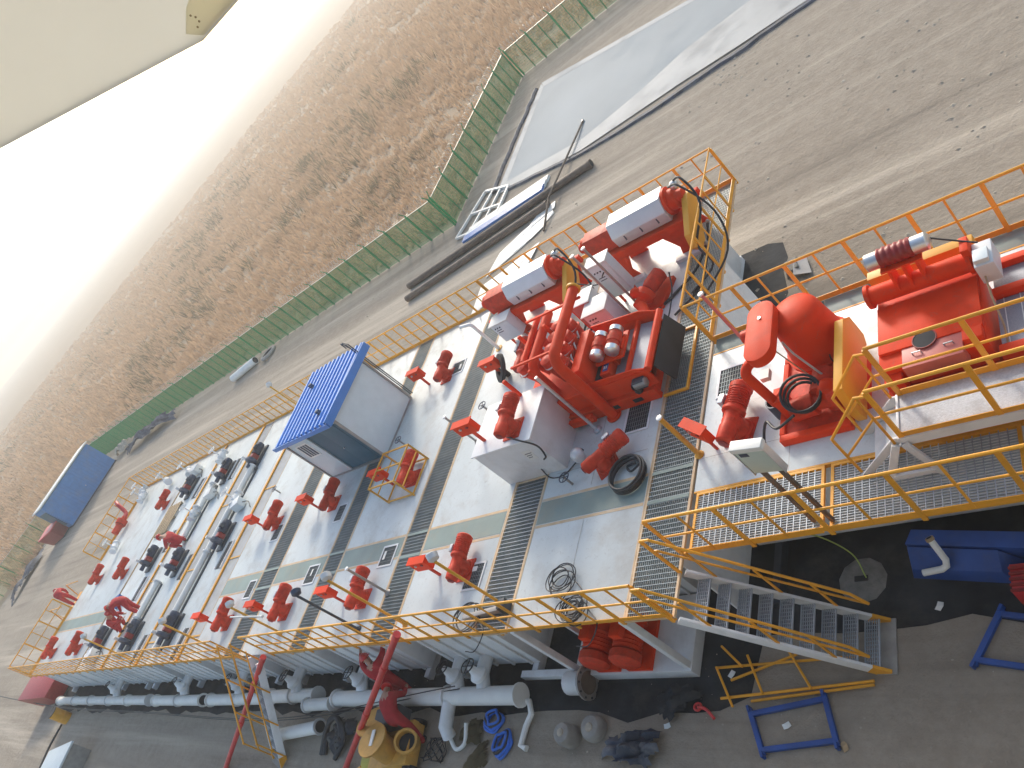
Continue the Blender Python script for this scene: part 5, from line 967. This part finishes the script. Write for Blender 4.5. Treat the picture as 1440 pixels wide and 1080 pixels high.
for k in range(6): MB().tube([(.35*math.cos(a+k)*random.uniform(.8, 1.1), .28*math.sin(a)*random.uniform(.8, 1.1), .03+.03*k+.03*math.sin(3*a)) for a in [2*math.pi*i/16 for i in range(16)]], .013, 5, True).build('loop', M['cable_black'], t)
heap('weed_clump', 'dark weeds on the soil below the manifold', 'weeds', (-15.3, 3.95, GZ), .5, .35, .14, M['reed_straw'] if False else M['scrub_olive'], .2, 17)
heap('weed_clump', 'dark weeds at the bottom edge below the blue ropes', 'weeds', (-14.9, 3.35, GZ), .55, .3, .14, M['scrub_olive'], .9, 18)
# grey block, kerb line and red skip at the far left
t = thing('grey_box', 'grey concrete box on the ground at the lower left', 'box', (-42.5, 2.0, GZ), R(12)); MB().box(-1.2, -.9, 0, 1.2, .35, .9).build('body', M['concrete'], t, .03); MB().box(-1.3, -.95, .901, 1.3, .4, 1.0).build('lid', M['panel_grey'], t, .02)
t = thing('red_skip', 'dark red steel skip at the far left end of the tanks', 'skip', (-51.7, 5.1, GZ), R(5)); MB().hexa([(-1.6, -.5, .1), (1.2, -.5, .1), (1.2, .6, .1), (-1.6, .6, .1), (-2.0, -.6, 1.4), (1.5, -.6, 1.0), (1.5, .8, 1.0), (-2.0, .8, 1.4)]).build('body', M['maroon'], t, .03); MB().box(-1.5, -.4, 0, 1.1, .5, .099).build('base', M['dark_steel'], t)
t = thing('orange_drum', 'small rusty orange drum by the dark kerb line at the lower left', 'drum', (-47.6, 3.9, GZ)); MB().lathe((0, 0, 0), (0, 0, 1), [(0, .3), (.3, .3), (.31, .32), (.34, .32), (.35, .3), (.85, .3)], 14).build('body', M['orange_paint'], t); MB().lathe((0, 0, .851), (0, 0, 1), [(0, .31), (.03, .31)], 14).build('lid', M['rust'], t)
tag(MB().tube(spline([(-48.0, 3.6, GZ+.03), (-47.9, 2.4, GZ+.03), (-47.3, 1.0, GZ+.03), (-46.8, -1, GZ+.03)], 8), .06, 7).build('ground_hose', M['cable_black']), 'dark hose running over the soil from the tank end downwards', 'hose')
# cables
t = thing('overhead_cable', 'pair of black cables strung past the near tank side', 'cable', (-60, 4.0, 0))
for dz in (0, -.16): MB().tube(spline([(-10, 1.2, -1.0+dz), (10, .35, -1.75+dz), (24, .15, -1.95+dz), (36, -.05, -1.75+dz), (44.5, .75, -1.62+dz)], 10), .016, 6).build('strand', M['cable_black'], t)
for x, y, r, m, n, lb in ((-10.85, 6.1, .32, 'cable_black', 6, 'loose tangle of thin black cable on the white deck by the stairs'), (-10.3, 5.45, .30, 'cable_black', 9, 'tight black cable coil hanging at the near handrail'), (-13.55, 5.5, .38, 'cable_black', 4, 'dark cable loops at the near end of the short grating')):
    t = thing('cable_coil', lb, 'cable', (x, y, .03), 0, 'black cable coils on the deck')
    for k in range(n):
        rr_ = r*random.uniform(.6, 1.1); ox, oy = random.uniform(-.1, .1), random.uniform(-.1, .1)
        MB().tube([(ox+rr_*math.cos(a), oy+rr_*.85*math.sin(a), .02+.02*k+.02*math.sin(2*a+k)) for a in [2*math.pi*i/22 for i in range(22)]], .012, 5, True).build('loop', M[m], t)
    MB().tube(spline([(r, 0, .02), (r+.3, -.3, .015), (r+.2, -.7, .01), (r-.1, -.7, .01)], 5), .012, 5).build('tail', M[m], t)
t = thing('hose_coil', 'big black hose ring lying on the deck beside the grating', 'hose', (-9.62, 8.28, .03))
for k in range(5): MB().ring((random.uniform(-.02, .02), random.uniform(-.02, .02), .02+.035*k), (random.uniform(-.04, .04), random.uniform(-.04, .04), 1), .42-.018*(k % 3), .028, 32, 8).build('loop', M['cable_black'], t)
MB().tube(spline([(.3, .28, .05), (.05, .1, .04), (-.1, .25, .03), (.1, .3, .03)], 5), .026, 7).build('loose_end', M['cable_black'], t)
t = thing('scaffold_tube', 'silver scaffold tube lying over the near handrail left of the yellow lamp poles', 'tube', (-20.9, 5.7, 0)); MB().tube([(-3.3, .35, .9), (.4, -.2, 1.5)], .03, 8).build('barrel', M['galv'], t); MB().lathe((.4, -.2, 1.5), (1, -.15, .16), [(-.05, .04), (.05, .04)], 8).build('end', M['plate_white'], t)
t = thing('planks_bundle', 'grey steel rung bundle leaning at the near railing', 'bundle', (-13.0, 5.6, .02), .1)
MB().box(-.6, -.05, 0, .75, .06, .12).build('beam', M['grey_steel'], t, .008); MB().box(.6, -.1, .0, .8, .12, .25).build('clamp', M['dark_steel'], t, .01)
# ------------------------------------------------------------------ people
def person(label, loc, rz, J, hat=True, scale=1.0, tilt=(0, 0)):
    # J: joint positions in the person's frame (x forward, y left, z up)
    V = []; Ed = []; Rr = []; K = []
    def v(p, r, kind): V.append(Vector(p)); Rr.append(r); K.append(kind); return len(V)-1
    def e(a, b): Ed.append((a, b))
    pel = v(J['pelvis'], (.18, .16), 0); wai = v((Vector(J['pelvis'])*.5+Vector(J['chest'])*.5), (.175, .15), 0); ch = v(J['chest'], (.20, .165), 0); nk = v(J['neck'], (.06, .06), 1); hd = v(J['head'], (.085, .10), 1)
    H = Vector(J['head']); f = Vector(J['look']).normalized(); up = (H-Vector(J['neck'])).normalized(); crown = v(H+up*.10, (.08, .085), 1); chin = v(H+f*.05-up*.06, (.05, .05), 1)
    e(pel, wai); e(wai, ch); e(ch, nk); e(nk, hd); e(hd, crown); e(hd, chin)
    for s in ('l', 'r'):
        sh = v(J[s+'sh'], (.095, .095), 0); el = v(J[s+'el'], (.075, .072), 0); wr = v(J[s+'wr'], (.052, .05), 0); e(ch, sh); e(sh, el); e(el, wr)
        d = (Vector(J[s+'wr'])-Vector(J[s+'el'])).normalized(); side = d.cross(Vector((0, 0, 1)) if abs(d.z) < .9 else Vector((1, 0, 0))).normalized(); nrm = side.cross(d)
        W_ = Vector(J[s+'wr']); pm = v(W_+d*.07, (.038, .02), 1); e(wr, pm)
        for i, (o_, L_) in enumerate(((-.03, .075), (-.01, .085), (.01, .08), (.03, .062))):
            a = v(W_+d*.115+side*o_, (.010, .010), 1); b = v(W_+d*(.115+L_*.55)+side*o_*1.1+nrm*.012, (.009, .009), 1); c = v(W_+d*(.115+L_*.9)+side*o_*1.1+nrm*.04, (.008, .008), 1); e(pm, a); e(a, b); e(b, c)
        a = v(W_+d*.06+side*.05, (.011, .011), 1); b = v(W_+d*.10+side*.07+nrm*.02, (.009, .009), 1); e(pm, a); e(a, b)
        hp = v(J[s+'hip'], (.128, .128), 0); kn = v(J[s+'kn'], (.10, .098), 0); an = v(J[s+'an'], (.078, .078), 0); e(pel, hp); e(hp, kn); e(kn, an)
        hl = v(Vector(J[s+'an'])+Vector((0, 0, -.03)), (.05, .05), 2); to = v(J[s+'to'], (.048, .04), 2); e(an, hl); e(hl, to)
    me = bpy.data.meshes.new('person'); me.from_pydata([tuple(p) for p in V], Ed, []); o = bpy.data.objects.new('person', me); COL.objects.link(o)
    sm = o.modifiers.new('skin', 'SKIN'); sm.use_smooth_shade = True
    for i, sv in enumerate(me.skin_vertices[0].data): sv.radius = Rr[i]; sv.use_root = (i == 0)
    sb = o.modifiers.new('sub', 'SUBSURF'); sb.levels = 2; sb.render_levels = 2
    dg = bpy.context.evaluated_depsgraph_get(); nm = bpy.data.meshes.new_from_object(o.evaluated_get(dg)); bpy.data.objects.remove(o)
    nm.name = 'person'; nm.materials.clear()
    for m in ('coverall', 'skin', 'boot'): nm.materials.append(M[m])
    for p in nm.polygons:   # nearest bone decides cloth, skin or boot
        c = p.center; best = 9; bk = 0
        for a, b in Ed:
            A, B = V[a], V[b]; t_ = max(0, min(1, (c-A).dot(B-A)/max(1e-9, (B-A).length_squared))); q = (c-(A+(B-A)*t_)).length
            if q < best:
                best = q; bk = K[b] if not (K[a] != K[b] and t_ < .5) else K[a]
        p.material_index = bk; p.use_smooth = True
    o = bpy.data.objects.new('person', nm); COL.objects.link(o); o.location = loc; o.rotation_euler = (tilt[0], tilt[1], rz); o.scale = (scale,)*3
    tag(o, label, 'person')
    # helmet and face
    a = f-up*f.dot(up); a.normalize(); base = H+up*.06
    if hat:
        h = MB(); h.lathe(base, up, [(-.012, .135), (0, .14), (.006, .118), (.05, .115), (.095, .085), (.125, .04), (.13, .01)], 18)
        br = [base+a*.10+up.cross(a)*.08, base+a*.10-up.cross(a)*.08, base+a*.19-up.cross(a)*.05, base+a*.19+up.cross(a)*.05]; h.hexa([p-up*.012 for p in br]+list(br)); h.build('hard_hat', M['helmet'], o)
    sd_ = up.cross(a)
    ey = MB(); ey.ball(H+a*.095+sd_*.032+up*.01, .013, 8).build('eye', M['boot'], o); MB().ball(H+a*.095-sd_*.032+up*.01, .013, 8).build('eye', M['boot'], o)
    MB().ball(H+a*.108-up*.02, .016, 8).build('nose', M['skin'], o)
    for s_ in (-1, 1): MB().ball(H+sd_*.088*s_-up*.005, .022, 8).build('ear', M['skin'], o)
    MB().bar(H+a*.098-up*.05+sd_*.025, H+a*.098-up*.05-sd_*.025, .012, .008).build('mouth', M['maroon'], o)
    return o
def stand(**k):
    J = dict(pelvis=(0, 0, .95), chest=(.04, 0, 1.28), neck=(.06, 0, 1.50), head=(.09, 0, 1.63), look=(1, 0, -.15), lsh=(.03, .20, 1.40), rsh=(.03, -.20, 1.40), lel=(.08, .27, 1.13), rel=(.08, -.27, 1.13), lwr=(.22, .25, .93), rwr=(.22, -.25, .93),
             lhip=(0, .10, .90), rhip=(0, -.10, .90), lkn=(.04, .12, .50), rkn=(.04, -.12, .50), lan=(0, .12, .10), ran=(0, -.12, .10), lto=(.16, .13, .045), rto=(.16, -.13, .045)); J.update(k); return J
def bend(**k):
    J = stand(pelvis=(-.12, 0, .90), chest=(.20, 0, 1.06), neck=(.42, 0, 1.13), head=(.54, 0, 1.11), look=(.5, 0, -1), lsh=(.34, .20, 1.05), rsh=(.34, -.20, 1.05), lel=(.45, .24, .78), rel=(.45, -.24, .78), lwr=(.58, .16, .58), rwr=(.58, -.16, .58), lhip=(-.10, .10, .86), rhip=(-.10, -.10, .86), lkn=(.03, .13, .48), rkn=(.03, -.13, .48)); J.update(k); return J
def crouch(**k):
    J = stand(pelvis=(-.12, 0, .32), chest=(.10, 0, .66), neck=(.24, 0, .84), head=(.34, 0, .92), look=(.8, 0, -.7), lsh=(.15, .20, .74), rsh=(.15, -.20, .74), lel=(.34, .26, .56), rel=(.34, -.26, .56), lwr=(.55, .15, .45), rwr=(.55, -.15, .45), lhip=(-.08, .11, .30), rhip=(-.08, -.11, .30), lkn=(.30, .17, .46), rkn=(.26, -.17, .40), lan=(.06, .15, .10), ran=(-.05, -.15, .10), lto=(.22, .16, .045), rto=(.10, -.16, .045)); J.update(k); return J
person('person in red coveralls kneeling over the middle of the pump deck', (-35.75, 10.85, .0), R(200), crouch(), scale=1.12)
person('person in red coveralls bending by the near row pump, the right one of two', (-36.7, 7.75, 0), R(215), bend(), scale=1.08)
person('person in red coveralls crouching by the near railing, the left one of two', (-37.6, 7.0, 0), R(30), crouch(), scale=1.1)
person('person in red coveralls bending over on the hazy far end platform', (-50.6, 9.6, -.35), R(160), bend(), scale=1.1)
person('person in red coveralls stretching up against the near tank wall', (-18.0, 4.85, GZ+.02), R(120), stand(pelvis=(0, 0, .98), chest=(.12, 0, 1.30), neck=(.20, 0, 1.50), head=(.26, 0, 1.62), lsh=(.14, .20, 1.42), rsh=(.14, -.20, 1.42), lel=(.36, .30, 1.50), rel=(.36, -.36, 1.42), lwr=(.55, .22, 1.62), rwr=(.58, -.42, 1.5), rkn=(-.05, -.13, .52), ran=(-.24, -.14, .14), rto=(-.10, -.15, .045)), scale=1.08)
person('person in red coveralls stooping over the thick white manifold pipe', (-17.35, 4.0, GZ), R(118), bend(lwr=(.62, .25, .72), rwr=(.62, -.2, .70), rkn=(-.22, -.15, .5), ran=(-.42, -.16, .12), rto=(-.27, -.17, .05)), scale=1.1)
t = thing('end_platform', 'orange stair platform at the far tank end under the bending worker', 'platform', (-50.4, 9.6, -.4)); MB().box(-1.2, -.8, -.05, 1.15, .8, .0).build('plate', M['orange_paint'], t)
for x in (-1.1, 1.05): MB().box(x, -.75, GZ+.4, x+.08, -.67, -.051).build('leg', M['orange_paint'], t); MB().box(x, .67, GZ+.4, x+.08, .75, -.051).build('leg', M['orange_paint'], t)
for s_ in (-.78, .78): MB().tube([(1.1, s_, .9), (-1.1, s_, .9), (-2.9, s_, -1.0)], .03, 7).build('top_rail', M['orange_paint'], t)
for k in range(6): MB().box(-1.5-k*.28, -.7, -.35-k*.30, -1.22-k*.28, .7, -.31-k*.30).build('tread', M['orange_paint'], t)

for pts, r, lb in (([(-8.35, 14.3, .35), (-8.8, 13.9, .06), (-9.4, 13.3, .05), (-10.0, 12.9, .05)], .035, 'black hose from the corner grating to the pump beside the cabinets'), ([(-8.3, 14.9, .5), (-8.5, 14.2, .08), (-8.6, 13.2, .06), (-9.2, 12.6, .05)], .03, 'black hose lying on the corner grating below the centrifuge guard'), ([(-9.4, 13.9, .3), (-9.2, 13.2, .3), (-9.35, 12.5, .1), (-9.7, 12.3, .05)], .018, 'thin black cable looping beside the feed pump'), ([(-11.9, 14.2, 1.0), (-11.2, 13.9, .9), (-10.7, 13.8, 1.2)], .018, 'black cable between left centrifuge and tall control cabinet')):
    p0 = Vector(pts[0]); t = thing('deck_hose', lb, 'hose', tuple(p0)); MB().tube([Vector(p)-p0 for p in spline(pts, 7)], r, 7).build('hose', M['cable_black'], t); MB().ball((0, 0, 0), r*1.7, 8).build('coupling', M['grey_steel'], t)
for k, (x, y, w, h, m, lb) in enumerate(((-39.9, 15.7, .7, .4, 'plate_white', 'small white box on the far deck behind the leftmost pump'), (-35.4, 13.3, .5, .35, 'plate_white', 'small white box between pump and pipe of the far row'), (-30.9, 11.8, .5, .4, 'panel_grey', 'small pale box beside the long white pipe'), (-39.3, 5.75, .6, .4, 'plate_white', 'small white box at the near railing on the pallet tank'))):
    t = thing('junction_box', lb, 'box', (x, y, 0), .2*k); MB().box(-w/2, -.2, .05, w/2, .2, h).build('casing', M[m], t, .02); MB().box(-w/2-.02, -.22, h+.001, w/2+.02, .22, h+.03).build('lid', M['white_paint'], t, .008); MB().tube(spline([(w/2, 0, .2), (w/2+.3, -.1, .1), (w/2+.5, -.5, .03)], 5), .02, 6).build('cable', M['cable_black'], t)

for x, y, rz, m, lb in ((-7.3, 4.25, .4, 'plate_white', 'scrap of white paper inside the blue square frame'), (-4.75, 6.15, 1.1, 'plate_white', 'scrap of white paper on the soil below the blue trough'), (-9.75, 4.2, .2, 'panel_grey', 'scrap of grey foil on the soil by the dark tarpaulin'), (-8.45, 5.15, .9, 'plate_white', 'crumpled pale plastic under the fallen railing'), (-6.3, 3.95, 2.1, 'wood', 'scrap of brown card at the corner of the blue frame')):
    t = thing('paper_scrap', lb, 'scrap', (x, y, GZ), rz, 'scraps on the near ground'); q = [(-.07, -.04, .01), (.02, -.06, .03), (.08, -.03, .012), (.06, .05, .03), (-.02, .03, .045), (-.08, .05, .012)]
    MB().add(q+[(a, b, c+.006) for a, b, c in q], [(0, 5, 4, 1), (1, 4, 3, 2), (6, 7, 10, 11), (7, 8, 9, 10)]+[(i, (i+1) % 6, 6+(i+1) % 6, 6+i) for i in range(6)]).build('sheet', M[m], t, smooth=False)
